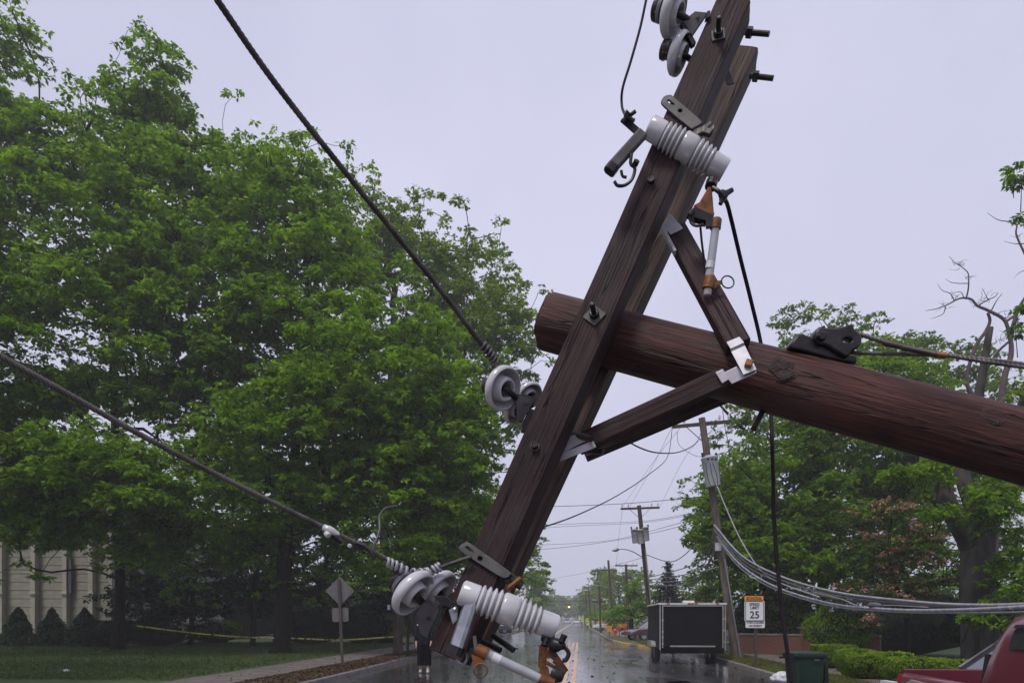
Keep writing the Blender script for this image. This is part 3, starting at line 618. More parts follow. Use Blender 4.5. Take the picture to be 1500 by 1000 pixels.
for i, (x, y, lab) in enumerate([(-19, 14, 'unseen oak added beside the viewer to shade the lawn'), (-27, 27, 'unseen oak added left of the panelled house for shade')]):  # two oaks added out of view to shade lawn and house
    rng = np.random.default_rng(150+i); b = Vector((x, y, 0)); root = thing('oak_tree', lab, 'tree', b)
    C = rng.normal(0, 1, (90, 3)); C /= np.linalg.norm(C, axis=1, keepdims=True); C = np.array([x, y, 12.5]) + C*np.array([6.0, 6.0, 6.5])*rng.uniform(.5, 1, (90, 1))
    A, ch, load, nt = skeleton([b, b+Z*5, b+Z*10, b+Z*14], C, rng, 4); branch_mesh(A, ch, load, nt, .014, .35, .06).build('trunk', M['bark'], root, smooth='all')
    leaves_obj('crown', tufts(C, 1.7, 24, 8, .34, rng), M['oak'], root)
# slender trunks in the dark under the oaks
for i, (x, d, top, r_, lab) in enumerate([(370, 40, 700, .16, 'slender dark trunk left of the thick oak trunk'), (330, 46, 720, .15, 'thin straight trunk deep under the oaks, mid lawn'), (650, 44, 740, .22, 'dark leaning trunk behind the lower crossarm')]):
    t = thing('understorey_tree', lab, 'tree', G(x, d)); mb = MB(); b = G(x, d)
    pts = spline([b, P(x+4, 850, d), P(x+8, (850+top)/2, d), P(x+14, top, d)], 5); mb.tube(pts, [r_*(1-.4*k/len(pts)) for k in range(len(pts))], 8).build('trunk', M['bark'], t, smooth='all')
    rng = np.random.default_rng(60+i); c = np.array(P(x+14, top+20, d)[:]) + rng.normal(0, 1, (24, 3))*np.array([1.8, 1.4, 1.0])
    leaves_obj('crown', tufts(c, .8, 8, 9, .24, rng), M['oak'], t)

# low shrubs left
def bush(name, label, px, d, w, h, dep, m, seed, n=6000, ll=.07, group=None, cat='shrub', lump=.18):
    rng = np.random.default_rng(seed); b = G(px, d, .1)
    u = rng.normal(0, 1, (n, 3)); u /= np.linalg.norm(u, axis=1, keepdims=True); u[:, 2] = np.abs(u[:, 2])*rng.choice([1, 1, -.35], n)
    sh = 1 + lump*noise3(u*4, 1, seed)
    p = np.array(b[:]) + np.array([0, 0, h*.42]) + u*np.array([w/2, dep/2, h*.58])*sh[:, None]
    core = MB().lathe(b+Z*.02, Z, [(0, .1*w), (h*.15, .38*w), (h*.45, .42*w), (h*.75, .30*w), (h*.86, .03*w)], 16); ky = .8*dep/w; core.v = [(x, b.y+(y-b.y)*ky, z) for x, y, z in core.v]
    return shape_shrub(name, label, cat, b, p, u, m, ll, seed, group, core)
def cone_shrub(px, d, w, h, seed, label):
    rng = np.random.default_rng(seed); n = 7000; b = G(px, d, .1); t = rng.uniform(0, 1, n)**.8; a = rng.uniform(0, 6.283, n)
    r_ = w/2*np.clip(1.25*(1-t)**.75, 0, 1)*(0.35+.65*np.minimum(1, t*6+.45)); u = np.stack([np.cos(a), np.sin(a), np.full(n, .45)], 1)
    r_ *= (1 + .34*noise3(np.stack([np.cos(a)*3.2, np.sin(a)*3.2, t*10], 1), 1, seed))*rng.uniform(.75, 1.06, n)
    p = np.array(b[:]) + np.stack([np.cos(a)*r_, np.sin(a)*r_, t*h], 1); u /= np.linalg.norm(u, axis=1, keepdims=True)
    core = MB().lathe(b, Z, [(0, .2*w), (h*.2, .28*w), (h*.5, .19*w), (h*.8, .06*w), (h*.88, .01)], 12)
    return shape_shrub('cone_shrub', label, 'shrub', b, p, u, M['yew'], .13, seed, 'cone shrubs in front of the panelled house', core)
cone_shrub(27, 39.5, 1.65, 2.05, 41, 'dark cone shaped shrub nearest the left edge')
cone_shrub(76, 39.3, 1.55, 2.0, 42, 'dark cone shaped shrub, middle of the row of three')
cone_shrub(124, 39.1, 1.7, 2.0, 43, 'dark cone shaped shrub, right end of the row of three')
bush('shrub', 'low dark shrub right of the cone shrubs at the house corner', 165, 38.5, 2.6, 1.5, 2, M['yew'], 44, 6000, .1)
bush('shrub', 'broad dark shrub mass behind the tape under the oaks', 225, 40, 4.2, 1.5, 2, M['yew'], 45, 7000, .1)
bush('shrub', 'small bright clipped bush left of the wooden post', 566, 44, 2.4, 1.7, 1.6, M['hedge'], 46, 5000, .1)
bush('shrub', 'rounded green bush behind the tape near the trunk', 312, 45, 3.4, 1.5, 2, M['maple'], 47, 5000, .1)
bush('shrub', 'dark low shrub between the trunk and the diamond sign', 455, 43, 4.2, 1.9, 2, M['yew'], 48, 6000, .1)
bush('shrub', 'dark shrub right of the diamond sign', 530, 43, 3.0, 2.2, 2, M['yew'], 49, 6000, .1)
for i, (x, d) in enumerate(((352, 60), (160, 66), (470, 62), (620, 70))):
    bush('far_hedge', ['dark hedge far behind the lawn trees, left part', 'dark hedge beyond the panelled house', 'dark hedge far behind the diamond sign', 'dark hedge far behind the person'][i], x, d, 13, 5.0, 4, M['yew'], 70+i, 9000, .3, lump=.25)

# ------------------------------------------------------------------ trees, right side
tree('maple_tree', 'dense green maple behind the speed limit sign', G(1205, 36), trunk_px(1205, 36, [(1205, 850, 36), (1215, 700, 36), (1225, 600, 36)]),
     [(1150, 720, 120, 75, 34, 3.2, 85), (1240, 650, 130, 85, 34, 3.4, 105), (1120, 810, 90, 60, 33, 2.4, 55), (1230, 790, 120, 70, 33, 2.8, 80), (1340, 680, 90, 80, 34, 3, 60), (1080, 770, 45, 50, 33, 1.8, 30), (1240, 560, 110, 60, 36, 2.8, 50), (1330, 600, 80, 60, 36, 2.6, 36)],
     31, M['maple'], M['bark'], ll=.215, cr=1.15, n_tuft=28, n_leaf=10, dens=.95, fringe=260, r_base=.3, zmin=2.4, up=.05)
tree('maple_tree', 'yellow green maple top showing above the fallen pole', G(1270, 48), trunk_px(1270, 48, [(1270, 750, 48), (1268, 600, 48), (1262, 520, 48)]),
     [(1180, 490, 55, 42, 47, 2.0, 22), (1235, 480, 40, 30, 47, 1.6, 10), (1300, 500, 60, 40, 48, 2.2, 14), (1250, 540, 120, 40, 48, 2.6, 36), (1380, 540, 90, 45, 47, 2.6, 34), (1450, 590, 60, 60, 46, 2.4, 26), (1340, 560, 60, 40, 47, 2, 16), (1140, 530, 30, 40, 47, 1.6, 8)],
     32, M['lime'], M['bark_grey'], ll=.26, cr=.85, n_tuft=10, n_leaf=9, r_base=.3, zmin=4, r_tip=.014)
# the big gnarled trunk at the right with its leafy limbs
def gnarled():
    d = 23.0; root = thing('shade_tree', 'old shade tree with thick forked grey trunk behind the red pickup', 'tree', G(1435, d))
    mb = MB()
    mb.tube(spline([G(1438, d), P(1436, 930, d), P(1432, 860, d), P(1434, 790, d), P(1446, 745, d)], 6), list(np.interp(np.linspace(0, 1, 25), [0, .12, .5, .8, 1], [.72, .56, .50, .46, .36])), 16)
    mb.tube(spline([P(1428, 800, d), P(1408, 768, d-.1), P(1390, 742, d-.2), P(1381, 715, d-.2), P(1370, 690, d-.2)], 6), list(np.linspace(.40, .16, 25)), 12)
    mb.tube(spline([P(1392, 748, d-.15), P(1378, 738, d-.5), P(1366, 737, d-.7)], 4), list(np.linspace(.14, .10, 9)), 8)
    mb.tube(spline([P(1440, 770, d), P(1418, 720, d+.3), P(1410, 680, d+.4), P(1430, 600, d+.5), P(1450, 480, d+.5)], 6), list(np.linspace(.30, .10, 25)), 10)
    mb.tube(spline([P(1446, 745, d), P(1470, 680, d), P(1500, 600, d), P(1540, 450, d), P(1560, 280, d)], 6), list(np.linspace(.36, .10, 25)), 10)
    rng = np.random.default_rng(77); vv = np.array(mb.v); vv += .03*noise3(vv, 5.0)[:, None]*rng.normal(1, .2, (len(vv), 1)); mb.v = [tuple(a) for a in vv]
    mb.build('trunk', M['bark_grey'], root, smooth='all')
    def clump(name, L, m, n, cr, ll, seed):
        r_ = np.random.default_rng(seed); C = []
        for (cx, cy, rx, ry, dd, rd, k) in L:
            u = r_.normal(0, 1, (k, 3)); u /= np.linalg.norm(u, axis=1, keepdims=True); C.append(np.array(P(cx, cy, dd)[:]) + u*np.array([rx*dd/F, rd, ry*dd/F])*r_.uniform(.4, 1, (k, 1)))
        C = np.concatenate(C); leaves_obj(name, tufts(C, cr*r_.uniform(.6, 1.2, len(C)), n, 12, ll, r_), m, root)
        tw = MB()
        for c in C[::2]:
            a = Vector(c); tw.tube([a, a+Vector((r_.uniform(-.5, .5), r_.uniform(-.2, .4), r_.uniform(-.9, -.3)))], [.008, .014], 4)
        tw.build('twigs', M['bark'], root)['kind'] = 'stuff'
    clump('crown', [(1465, 745, 45, 45, 21, 1.2, 34), (1490, 840, 40, 60, 21, 1.0, 30), (1340, 690, 55, 22, 22, .9, 24), (1385, 690, 60, 30, 24.5, 1, 24), (1375, 752, 22, 12, 21.5, .4, 6), (1440, 905, 28, 26, 21.5, .6, 14),
           (1500, 255, 22, 26, 22, .5, 5), (1500, 470, 12, 30, 22, .4, 4), (1510, 560, 26, 30, 22, .5, 7), (1480, 700, 50, 30, 22, 1, 20), (1560, 300, 40, 60, 22, 1.2, 26), (1570, 500, 50, 90, 22, 1.2, 34), (1590, 700, 70, 90, 22, 1.4, 50)],
          M['maple'], 9, .45, .15, 78)
gnarled()
# bare dead tree, upper right
def dead_tree():
    d = 33.0; root = thing('dead_tree', 'leafless reddish tree with crooked bare branches above the fallen pole', 'tree', G(1455, d)); mb = MB()
    def br(pts, r0, r1, n=7): mb.tube(spline([P(x, y, d+dz) for x, y, dz in pts], 7), list(np.linspace(r0, r1, 7*(len(pts)-1)+1)), n)
    mb.tube(spline([G(1455, d), P(1456, 800, d), P(1462, 640, d), P(1470, 560, d), P(1481, 520, d), P(1480, 490, d)], 6), list(np.linspace(.22, .085, 31)), 9)
    br([(1480, 500, 0), (1472, 470, 0), (1448, 455, .1), (1432, 448, .2), (1422, 438, .2), (1406, 437, .2), (1388, 446, .2), (1372, 452, .1), (1356, 455, 0)], .085, .010)
    br([(1480, 495, 0), (1486, 470, 0), (1492, 452, -.1), (1505, 430, -.2)], .11, .05)
    br([(1472, 472, 0), (1485, 463, 0), (1488, 460, 0)], .06, .04)
    br([(1424, 580, .4), (1416, 555, .4), (1428, 510, .3), (1444, 485, .2), (1450, 470, .1), (1447, 458, 0)], .095, .06)
    br([(1432, 570, .4), (1446, 540, .3), (1462, 515, .1), (1478, 500, 0)], .08, .05)
    br([(1432, 448, .2), (1445, 440, .1), (1458, 434, .1), (1462, 428, 0)], .035, .01, 5); br([(1452, 455, .1), (1460, 440, 0), (1468, 430, 0)], .03, .012, 5)
    br([(1415, 438, .2), (1418, 425, .2), (1419, 412, .1), (1418, 400, .1), (1410, 392, 0), (1398, 384, 0), (1390, 375, 0)], .04, .008, 5)
    br([(1418, 415, .2), (1404, 415, .1), (1392, 413, 0), (1385, 408, 0)], .022, .006, 5); br([(1398, 440, .2), (1392, 430, .1), (1380, 425, 0), (1373, 415, 0)], .025, .006, 5)
    br([(1412, 436, .2), (1408, 428, .1), (1400, 428, .1), (1390, 429, .1)], .02, .005, 5); br([(1385, 449, .1), (1382, 459, 0), (1372, 464, 0), (1362, 467, 0)], .025, .006, 5)
    br([(1448, 440, .1), (1442, 428, .1), (1438, 421, 0)], .018, .005, 5); br([(1455, 462, 0), (1468, 456, 0), (1478, 455, 0)], .018, .005, 5); br([(1486, 490, 0), (1474, 488, 0), (1464, 484, 0)], .02, .006, 5)
    br([(1505, 380, -.3), (1489, 345, -.2), (1489, 330, -.2), (1478, 325, -.2), (1462, 322, -.1), (1446, 312, 0)], .05, .008, 5); br([(1489, 330, -.2), (1498, 322, -.2), (1510, 315, -.2)], .04, .02, 5)
    br([(1500, 357, -.2), (1486, 357, -.1), (1470, 353, 0)], .025, .006, 5); br([(1505, 395, -.2), (1494, 399, -.1), (1485, 407, 0)], .02, .006, 5); br([(1505, 385, -.2), (1508, 420, -.2), (1505, 440, -.2)], .06, .06, 5)
    rng = random.Random(4)
    for _ in range(70):
        x, y = rng.choice([(1400, 437), (1385, 448), (1418, 410), (1445, 438), (1430, 447), (1405, 388), (1460, 500), (1470, 465), (1440, 520), (1495, 345), (1470, 540), (1455, 432)])
        x += rng.uniform(-8, 8); y += rng.uniform(-5, 5); a = rng.uniform(0, 6.28); L = rng.uniform(8, 18)
        br([(x, y, 0), (x+math.cos(a)*L*.5, y+math.sin(a)*L*.4-1, 0), (x+math.cos(a+.4)*L, y+math.sin(a+.4)*L*.7-2, 0)], .012, .004, 4)
    mb.build('trunk', M['bark_red'], root, smooth='all')
dead_tree()
tree('sapling', 'sparse branch and leaf spray behind the transformer pole crossarm', G(1140, 38), trunk_px(1146, 38, [(1140, 850, 38), (1136, 720, 38), (1124, 680, 38), (1105, 645, 38), (1072, 612, 38), (1052, 590, 38)]),
     [(1075, 610, 40, 24, 38, 1.0, 15), (1100, 640, 34, 34, 38, 1.0, 13), (1110, 690, 30, 25, 38, .8, 11), (1140, 610, 30, 40, 38, 1.0, 14), (1055, 640, 18, 14, 38, .6, 4)], 33, M['oak_far'], M['bark'], ll=.19, cr=.42, n_tuft=7, n_leaf=9, r_base=.13, zmin=3, r_tip=.012)
tree('maple_tree', 'thin leaved tree right behind the transformer pole', G(1052, 40), trunk_px(1056, 40, [(1056, 850, 40), (1050, 760, 40)]),
     [(1035, 745, 30, 45, 40, 1.4, 32), (1075, 715, 45, 22, 41, 1.6, 28), (1050, 790, 45, 28, 40, 1.5, 34), (1100, 745, 45, 40, 41, 1.6, 36), (1075, 840, 38, 40, 40, 1.4, 36), (1030, 855, 26, 22, 42, 1.4, 18)], 34, M['oak_far'], M['bark'], ll=.2, cr=.55, n_tuft=8, n_leaf=10, r_base=.14, zmin=2, r_tip=.012)
def dog(root, C, rng):
    c = C[rng.permutation(len(C))[:int(len(C)*.55)]]; c = c[np.abs(c[:, 0]-P(1300, 800, 27).x) < 1.9]
    leaves_obj('blossom', tufts(c + np.array([0, -.25, .16]), .34, 6, 6, .12, rng, .3), M['pink'], root)
tree('dogwood', 'dogwood with pink blossom in front of the thick trunk', G(1330, 27), trunk_px(1330, 27, [(1328, 900, 27), (1310, 850, 27), (1300, 800, 27)]),
     [(1300, 775, 80, 40, 26.5, 1.4, 44), (1340, 840, 70, 50, 26.5, 1.4, 40), (1270, 870, 70, 35, 26.5, 1.2, 30), (1260, 915, 30, 10, 26, .6, 7), (1400, 860, 50, 60, 28, 1.4, 30)], 35, M['dogwood'], M['bark'], ll=.13, cr=.5, n_tuft=9, n_leaf=9, r_base=.1, zmin=1.2, r_tip=.009, flat=.3, extra=dog)
bush('shrub', 'dark green low shrub behind the brick wall pier', 1228, 27.5, 2.4, 2.1, 1.8, M['maple'], 50, 6000, .1)
bush('shrub', 'tall dark yew mass behind the hedge row', 1320, 30, 6.5, 2.6, 3, M['yew'], 51, 12000, .11)
bush('shrub', 'dark yew filling the gap right of the thick trunk', 1470, 27, 4.0, 2.6, 2.5, M['yew'], 52, 8000, .11)
bush('shrub', 'dark green ivy bank above the brick wall', 1135, 34.5, 5.0, 3.2, 2, M['maple'], 53, 9000, .13)
# clipped flat-topped hedges
def clipped(px, d, w, h, dep, top, seed, label):
    rng = np.random.default_rng(seed); n = 8000; b = G(px, d, .1); u = rng.normal(0, 1, (n, 3)); u /= np.linalg.norm(u, axis=1, keepdims=True)
    e = .55; s = np.sign(u)*np.abs(u)**e; s /= np.maximum(1e-6, np.max(np.abs(s), axis=1))[:, None]**.55
    s[:, 2] = np.clip(s[:, 2], -.9, 1); p = s*np.array([w/2, dep/2, h/2]); p[:, :2] *= (1 - .22*np.clip(-p[:, 2:3]/h*2, 0, 1)); p *= 1 + .09*noise3(p*3, 2, seed)[:, None] + rng.normal(0, .02, (n, 1))
    p += np.array(b[:]) + np.array([0, 0, h/2+.03]); core = MB().lathe(b, Z, [(0, .18*w), (h*.3, .34*w), (h*.8, .37*w), (h*.86, .33*w), (h*.87, .01)], 14)
    sc_ = dep/w; core.v = [(x, b.y+(y-b.y)*sc_, z) for x, y, z in core.v]
    nrm = u*np.array([.7, .7, 1.3]); nrm /= np.linalg.norm(nrm, axis=1, keepdims=True)
    shape_shrub('clipped_hedge', label, 'hedge', b, p, nrm, M['hedge'], .06, seed, 'clipped hedges in the garden behind the pickup', core)
clipped(1222, 22.5, 1.15, .70, .9, 0, 81, 'clipped flat hedge farthest left, right behind the green bin')
clipped(1252, 20.8, .95, .64, .8, 0, 82, 'clipped flat hedge second from the green bin')
clipped(1262, 18.6, .95, .60, .8, 0, 83, 'clipped low hedge with two lobes, third from the green bin')
clipped(1300, 18.9, .92, .63, .8, 0, 84, 'clipped flat hedge in the middle of the hedge row')
clipped(1338, 17.6, 1.40, .58, .9, 0, 85, 'long clipped hedge left of the windshield')
clipped(1396, 16.8, .92, .56, .8, 0, 86, 'clipped hedge touching the windshield of the dark car')

# spruce, far trees
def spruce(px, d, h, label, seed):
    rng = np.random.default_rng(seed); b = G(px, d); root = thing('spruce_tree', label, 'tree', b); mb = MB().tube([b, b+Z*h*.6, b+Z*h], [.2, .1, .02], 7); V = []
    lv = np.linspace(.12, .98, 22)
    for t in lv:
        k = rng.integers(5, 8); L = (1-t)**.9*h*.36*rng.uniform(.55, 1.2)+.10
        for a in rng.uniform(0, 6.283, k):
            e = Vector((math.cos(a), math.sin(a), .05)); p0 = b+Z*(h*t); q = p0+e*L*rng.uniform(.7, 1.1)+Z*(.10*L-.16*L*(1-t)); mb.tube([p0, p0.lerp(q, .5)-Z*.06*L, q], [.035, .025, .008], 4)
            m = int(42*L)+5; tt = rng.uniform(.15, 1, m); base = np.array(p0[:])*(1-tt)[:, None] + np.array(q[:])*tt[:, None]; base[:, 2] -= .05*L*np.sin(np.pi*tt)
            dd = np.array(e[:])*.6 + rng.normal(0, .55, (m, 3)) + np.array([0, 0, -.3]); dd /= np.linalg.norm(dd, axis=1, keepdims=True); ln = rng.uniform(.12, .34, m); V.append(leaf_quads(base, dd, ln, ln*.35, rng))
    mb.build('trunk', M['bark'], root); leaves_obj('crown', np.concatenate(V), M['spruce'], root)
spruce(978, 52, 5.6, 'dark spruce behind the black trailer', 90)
FT = [((812, 889, 24, 15, 255, 6, 40), (800, 884, 12, 12, 255, 5, 16), 'grey hazy tree closing the street on the left of the far cars', M['oak_far'], 255, 808),
      ((842, 890, 13, 13, 300, 6, 30), (852, 886, 8, 14, 300, 5, 14), 'grey hazy tree closing the street behind the faintest pole', M['oak_far'], 300, 846),
      ((930, 905, 40, 30, 60, 2.6, 40), (945, 870, 30, 26, 60, 2.2, 30), 'green tree massed left of the trailer', M['maple'], 60, 925),
      ((905, 868, 26, 36, 105, 3.5, 40), (925, 860, 24, 34, 105, 3.5, 30), 'hazy tree behind the short pole with crossarm', M['oak_far'], 105, 910),
      ((880, 872, 20, 40, 130, 4, 40), (885, 850, 14, 20, 130, 3, 14), 'hazy tree behind the street lamps', M['oak_far'], 130, 880),
      ((866, 884, 12, 26, 170, 5, 30), (860, 880, 8, 20, 170, 4, 12), 'faint grey tree farthest along the right side', M['oak_far'], 170, 865),
      ((1010, 870, 30, 26, 58, 2.4, 30), (1035, 882, 30, 22, 58, 2, 30), 'olive green tree behind the trailer roof', M['oak_far'], 58, 1015),
      ((905, 905, 22, 18, 90, 3, 30), (890, 900, 14, 18, 100, 3, 18), 'low hazy tree behind the orange work sign', M['maple'], 95, 900)]
for i, (a, b, lab, m, d, bx) in enumerate(FT):
    tree('street_tree', lab, G(bx, d), trunk_px(bx, d, [(bx, 890, d), (a[0], a[1], d)]), [a, b], 100+i, m, M['bark'], ll=.0045*d, cr=.014*d, n_tuft=8, n_leaf=9, r_base=.2, zmin=1.2, r_tip=.0003*d)
# far wood closing the street
rng = np.random.default_rng(9); C = []
for k in range(330):
    x = rng.uniform(-70, 130); C.append((x*1.6, 480+rng.uniform(-18, 20), rng.uniform(1.5, 11+1.5*math.sin(x*.13))))
o = leaves_obj('far_wood', tufts(np.array(C), 4.0, 8, 8, 1.8, rng), M['oak_far'], None); struct(o, 'stuff'); tag(o, 'far wood fading into the haze at the end of the street', 'wood')

# ------------------------------------------------------------------ street poles
M['xfmr'] = mat('transformer_grey_paint', (0.46, 0.47, 0.50), 0.4, col2=(0.40, 0.41, 0.43), nscale=3)
M['lampgrey'] = mat('street_lamp_aluminium', (0.32, 0.32, 0.34), 0.4, 0.5)
def pole_pts(base, top): return [Vector(base)+(Vector(top)-Vector(base))*t for t in np.linspace(0, 1, 6)]
def street_pole(label, base, top, r0, r1, dark=False, arm=None, arm2=None, group='street utility poles'):
    root = thing('utility_pole', label, 'utility pole', base, group); ax = (top-base).normalized()
    fr = Matrix.Translation(base) @ ax.to_track_quat('Z', 'Y').to_matrix().to_4x4(); L = (top-base).length
    MB().tube([(0, 0, L*t) for t in np.linspace(-.01, 1, 8)], list(np.linspace(r0, r1, 8)), 12).build('shaft', M['far_pole_dark' if dark else 'far_pole'], root, smooth=True, frame=fr)
    for (a, b, z) in ([arm] if arm else []) + ([arm2] if arm2 else []):
        MB().bar(a, b, .12, .10, Z).build('crossarm', M['far_pole_dark'], root)
        c = (a+b)/2; d = (b-a)
        for t in (-.27, .27):
            MB().bar(c+d*t-Z*.05+Vector((0, -.03, 0)), c-Z*.62-ax*.0, .035, .02).build('brace', M['steel'], root)
        for t in (-.46, -.30, .30, .46):
            q = c+d*t+Z*.06; MB().cyl(q, q+Z*.1, .015, 6).lathe(q+Z*.08, Z, [(0, .05), (.05, .055), (.09, .035), (.13, .04), (.15, .02), (.16, .001)], 10).build('insulator', M['porc'], root, smooth=True)
    return root
d1 = 27.8; p1b, p1t = G(1079, d1), P(1028, 612, d1)
u1 = street_pole('leaning wooden utility pole with one big grey transformer beside the trailer', p1b, p1t, .165, .125, False, (P(985, 625, d1), P(1071, 617, d1), 0))
def can(root, c, r_, h, lean=Vector((0, 0, 1))):
    mb = MB().lathe(c, lean, [(0, .001), (0, r_*.88), (h*.05, r_*.93), (h*.9, r_*1.03), (h*.92, r_*1.09), (h*.96, r_*1.09), (h*.98, r_), (h*1.03, r_*.6), (h*1.05, .001)], 24)
    o = mb.build('transformer', M['xfmr'], root, smooth=True)
    for a in (-.7, .7):
        q = c+lean*h*.97+Vector((a*r_*1.25, -.05, 0)); MB().cyl(q-Vector((a*r_*.4, 0, .02)), q, .03, 8).cyl(q, q+lean*.16, .045, 8).build('bushing', M['iron'], o)
    for a in (-.45, 0, .45):
        q = c+lean*h*.86+Vector((a*r_*1.1, -r_*.95, 0)); MB().cyl(q, q+Vector((0, -.05, -.01)), .035, 8).build('bushing', M['iron'], o)
    return o
lean1 = (p1t-p1b).normalized()
can(u1, P(1045, 712, d1-.25), .29, 1.12, lean1)
for pts in ([(1034, 678), (1037, 700), (1044, 718), (1049, 730)], [(1044, 678), (1050, 695), (1051, 715), (1050, 740)], [(1040, 678), (1043, 695), (1046, 705), (1049, 712)]):
    MB().tube(spline([P(x, y, d1-.62) for x, y in pts], 6), .012, 5).build('lead', M['cable'], u1)
MB().lathe(P(1052, 806, d1-.22), Z, [(0, .001), (0, .12), (.28, .12), (.3, .001)], 12).build('meter_box', M['xfmr'], u1, smooth=True)
MB().tube([p1b+Vector((.12, -.16, 0)), p1b.lerp(p1t, .42)+Vector((.06, -.15, 0))], .028, 8).build('conduit', M['lampgrey'], u1)
MB().bar(G(1088, d1-.1), P(1079, 930, d1-.1), .16, .16, None, .3).build('stub_post', M['far_pole'], u1)
d2 = 45.0; p2b, p2t = G(957, d2), P(936, 740, d2)
u2 = street_pole('tall thin pole with transformer cluster and street lamp arm behind the trailer', p2b, p2t, .17, .12, True, (P(909, 745, d2), P(966, 743, d2), 0))
for x, y in ((931, 795), (939, 796), (947, 792)): can(u2, P(x, y, d2-.3), .2, .85, (p2t-p2b).normalized())
MB().tube([G(960, d2-.2), P(945, 803, d2-.2)], .045, 8).build('conduit', M['lampgrey'], u2)
def lamp_arm(root, pts, head, d):
    MB().tube(spline([P(x, y, d) for x, y in pts], 8), .03, 7).build('lamp_arm', M['lampgrey'], root, smooth=True)
    a, b = P(*head[0], d), P(*head[1], d)
    MB().tube([a, a.lerp(b, .2), a.lerp(b, .6), b], [.05, .10, .12, .04], 10).build('lamp_head', M['lampgrey'], root, smooth=True)
lamp_arm(u2, [(943, 817), (928, 808), (915, 804), (907, 804)], ((907, 804), (897, 806)), d2)
PO = [(921, 72, 917, 826, .16, (901, 828, 934, 828), 'short dark pole with plain crossarm left of the tall lamp pole', None),
      (899, 84, 891, 820, .16, (880, 835, 903, 834), 'pole behind the orange diamond sign with a lamp on a long arm', [(893, 862), (884, 858), (872, 857), (866, 858)]),
      (880, 76, 878, 858, .12, (868, 881, 888, 881), 'dark pole beside the orange diamond sign, lamp arm near its top', [(878, 872), (868, 866), (862, 864)]),
      (872.5, 96, 871, 888, .10, None, 'short grey pole left of the orange diamond sign', None),
      (866, 112, 862, 856, .12, (850, 872, 876, 872), 'thin hazy pole beside the two yellow green signs', None),
      (860.5, 130, 858, 866, .12, None, 'thin hazy pole behind the yellow green signs', None),
      (857, 150, 855, 874, .13, (846, 880, 864, 880), 'very faint pole with crossarm near the end of the street', None),
      (851.8, 190, 850.5, 874, .14, (843, 877, 858, 877), 'faintest pole farthest along the right kerb', None)]
for (bx, d, tx, ty, r_, arm, lab, la) in PO:
    q = street_pole(lab, G(bx, d), P(tx, ty, d), r_, r_*.75, True, (P(arm[0], arm[1], d), P(arm[2], arm[3], d), 0) if arm else None)
    if la: lamp_arm(q, la, (la[-1], (la[-1][0]-7, la[-1][1]+1)), d)
# wooden post at the left kerb
q = thing('wooden_post', 'stout wooden post holding the yellow tape near the left kerb', 'post', G(583, 31.5, .11))
fr = Matrix.Translation(G(583, 31.5)); MB().tube([(0, 0, t) for t in np.linspace(.1, 3.5, 8)], list(np.linspace(.21, .19, 8)), 14).build('shaft', M['far_pole_dark'], q, smooth=True, frame=fr)
MB().box(P(569.5, 889, 31.3), .12, .05, .2).build('notice', M['white'], q)

# ------------------------------------------------------------------ overhead wires (each wire a thing)
def wire(name, label, pts, r_, m, sagm=None, n=6, group=None, cat='wire', seg=10):
    q = spline(pts, seg) if sagm is None else sag(pts[0], pts[1], sagm, 24)
    o = MB().tube(q, r_, n).build(name, m, None, smooth='all'); return tag(o, label, cat, group)
gw = 'thin wires crossing the pale sky'
W = [('thin wire crossing the sky just above the farther crossarm pole', [(700, 745, 33), (900, 738, 30), (1031, 727, 27.6)], .012),
     ('upper of two close wires passing the transformer cluster', [(690, 778, 38), (808, 768, 42), (940, 763, 44), (1046, 745, 27.7)], .011),
     ('lower of two close wires passing the transformer cluster', [(690, 786, 38), (808, 772, 42), (940, 765, 44), (1046, 748, 27.7)], .011),
     ('thin wire below the transformer cluster, upper strand', [(700, 800, 40), (808, 797, 44), (900, 790, 45), (1046, 752, 27.7)], .011),
     ('thin wire below the transformer cluster, lower strand', [(700, 806, 40), (808, 803, 44), (920, 788, 45), (1047, 758, 27.7)], .013),
     ('faint wire sloping from the lamp arm down to the left trees', [(790, 850, 80), (860, 838, 70), (943, 816, 45)], .012),
     ('nearly straight wire from the crossarm right of the transformer pole', [(1071, 617, 27.8), (1010, 660, 34), (966, 743, 45)], .007),
     ('straight faint wire between the two nearer crossarms', [(1000, 622, 27.8), (960, 672, 33), (911, 743, 45)], .007),
     ('faint wire left of the transformer between crossarms', [(985, 624, 27.8), (952, 690, 34), (921, 744, 45)], .007),
     ('faint wire running from the farther crossarm to the short pole', [(912, 745, 45), (906, 790, 58), (903, 827, 72)], .008)]
for lab, pts, r_ in W: wire('overhead_wire', lab, [P(*p) for p in pts], r_, M['wirefar'], group=gw)
wire('drop_wire', 'thick drooping wire from the near crossarm down behind the broken crossarm', [P(985, 625, 27.6), P(978, 668, 24), P(950, 695, 20), P(905, 725, 16), P(850, 752, 12.5), P(795, 772, 10), P(700, 800, 7.5)], .011, M['cable'])
wire('loop_wire', 'short curved wire loop hanging under the brace', [P(905, 632, 9), P(930, 652, 9.6), P(965, 663, 11), P(1000, 660, 14), P(1022, 645, 20), P(1030, 622, 27.5)], .010, M['cable'])
wire('jumper_wire', 'thin jumper curl left of the transformer', [P(992, 632, 27.7), P(994, 650, 27.6), P(1008, 662, 27.5), P(1022, 668, 27.4), P(1034, 668, 27.4)], .008, M['wirefar'])
wire('jumper_wire', 'thin broken wire hanging right of the near crossarm', [P(1057, 585, 20), P(1061, 620, 20), P(1066, 645, 20), P(1070, 670, 20)], .010, M['strand_grey'])
gh = 'heavy cables sagging between the two nearest poles'
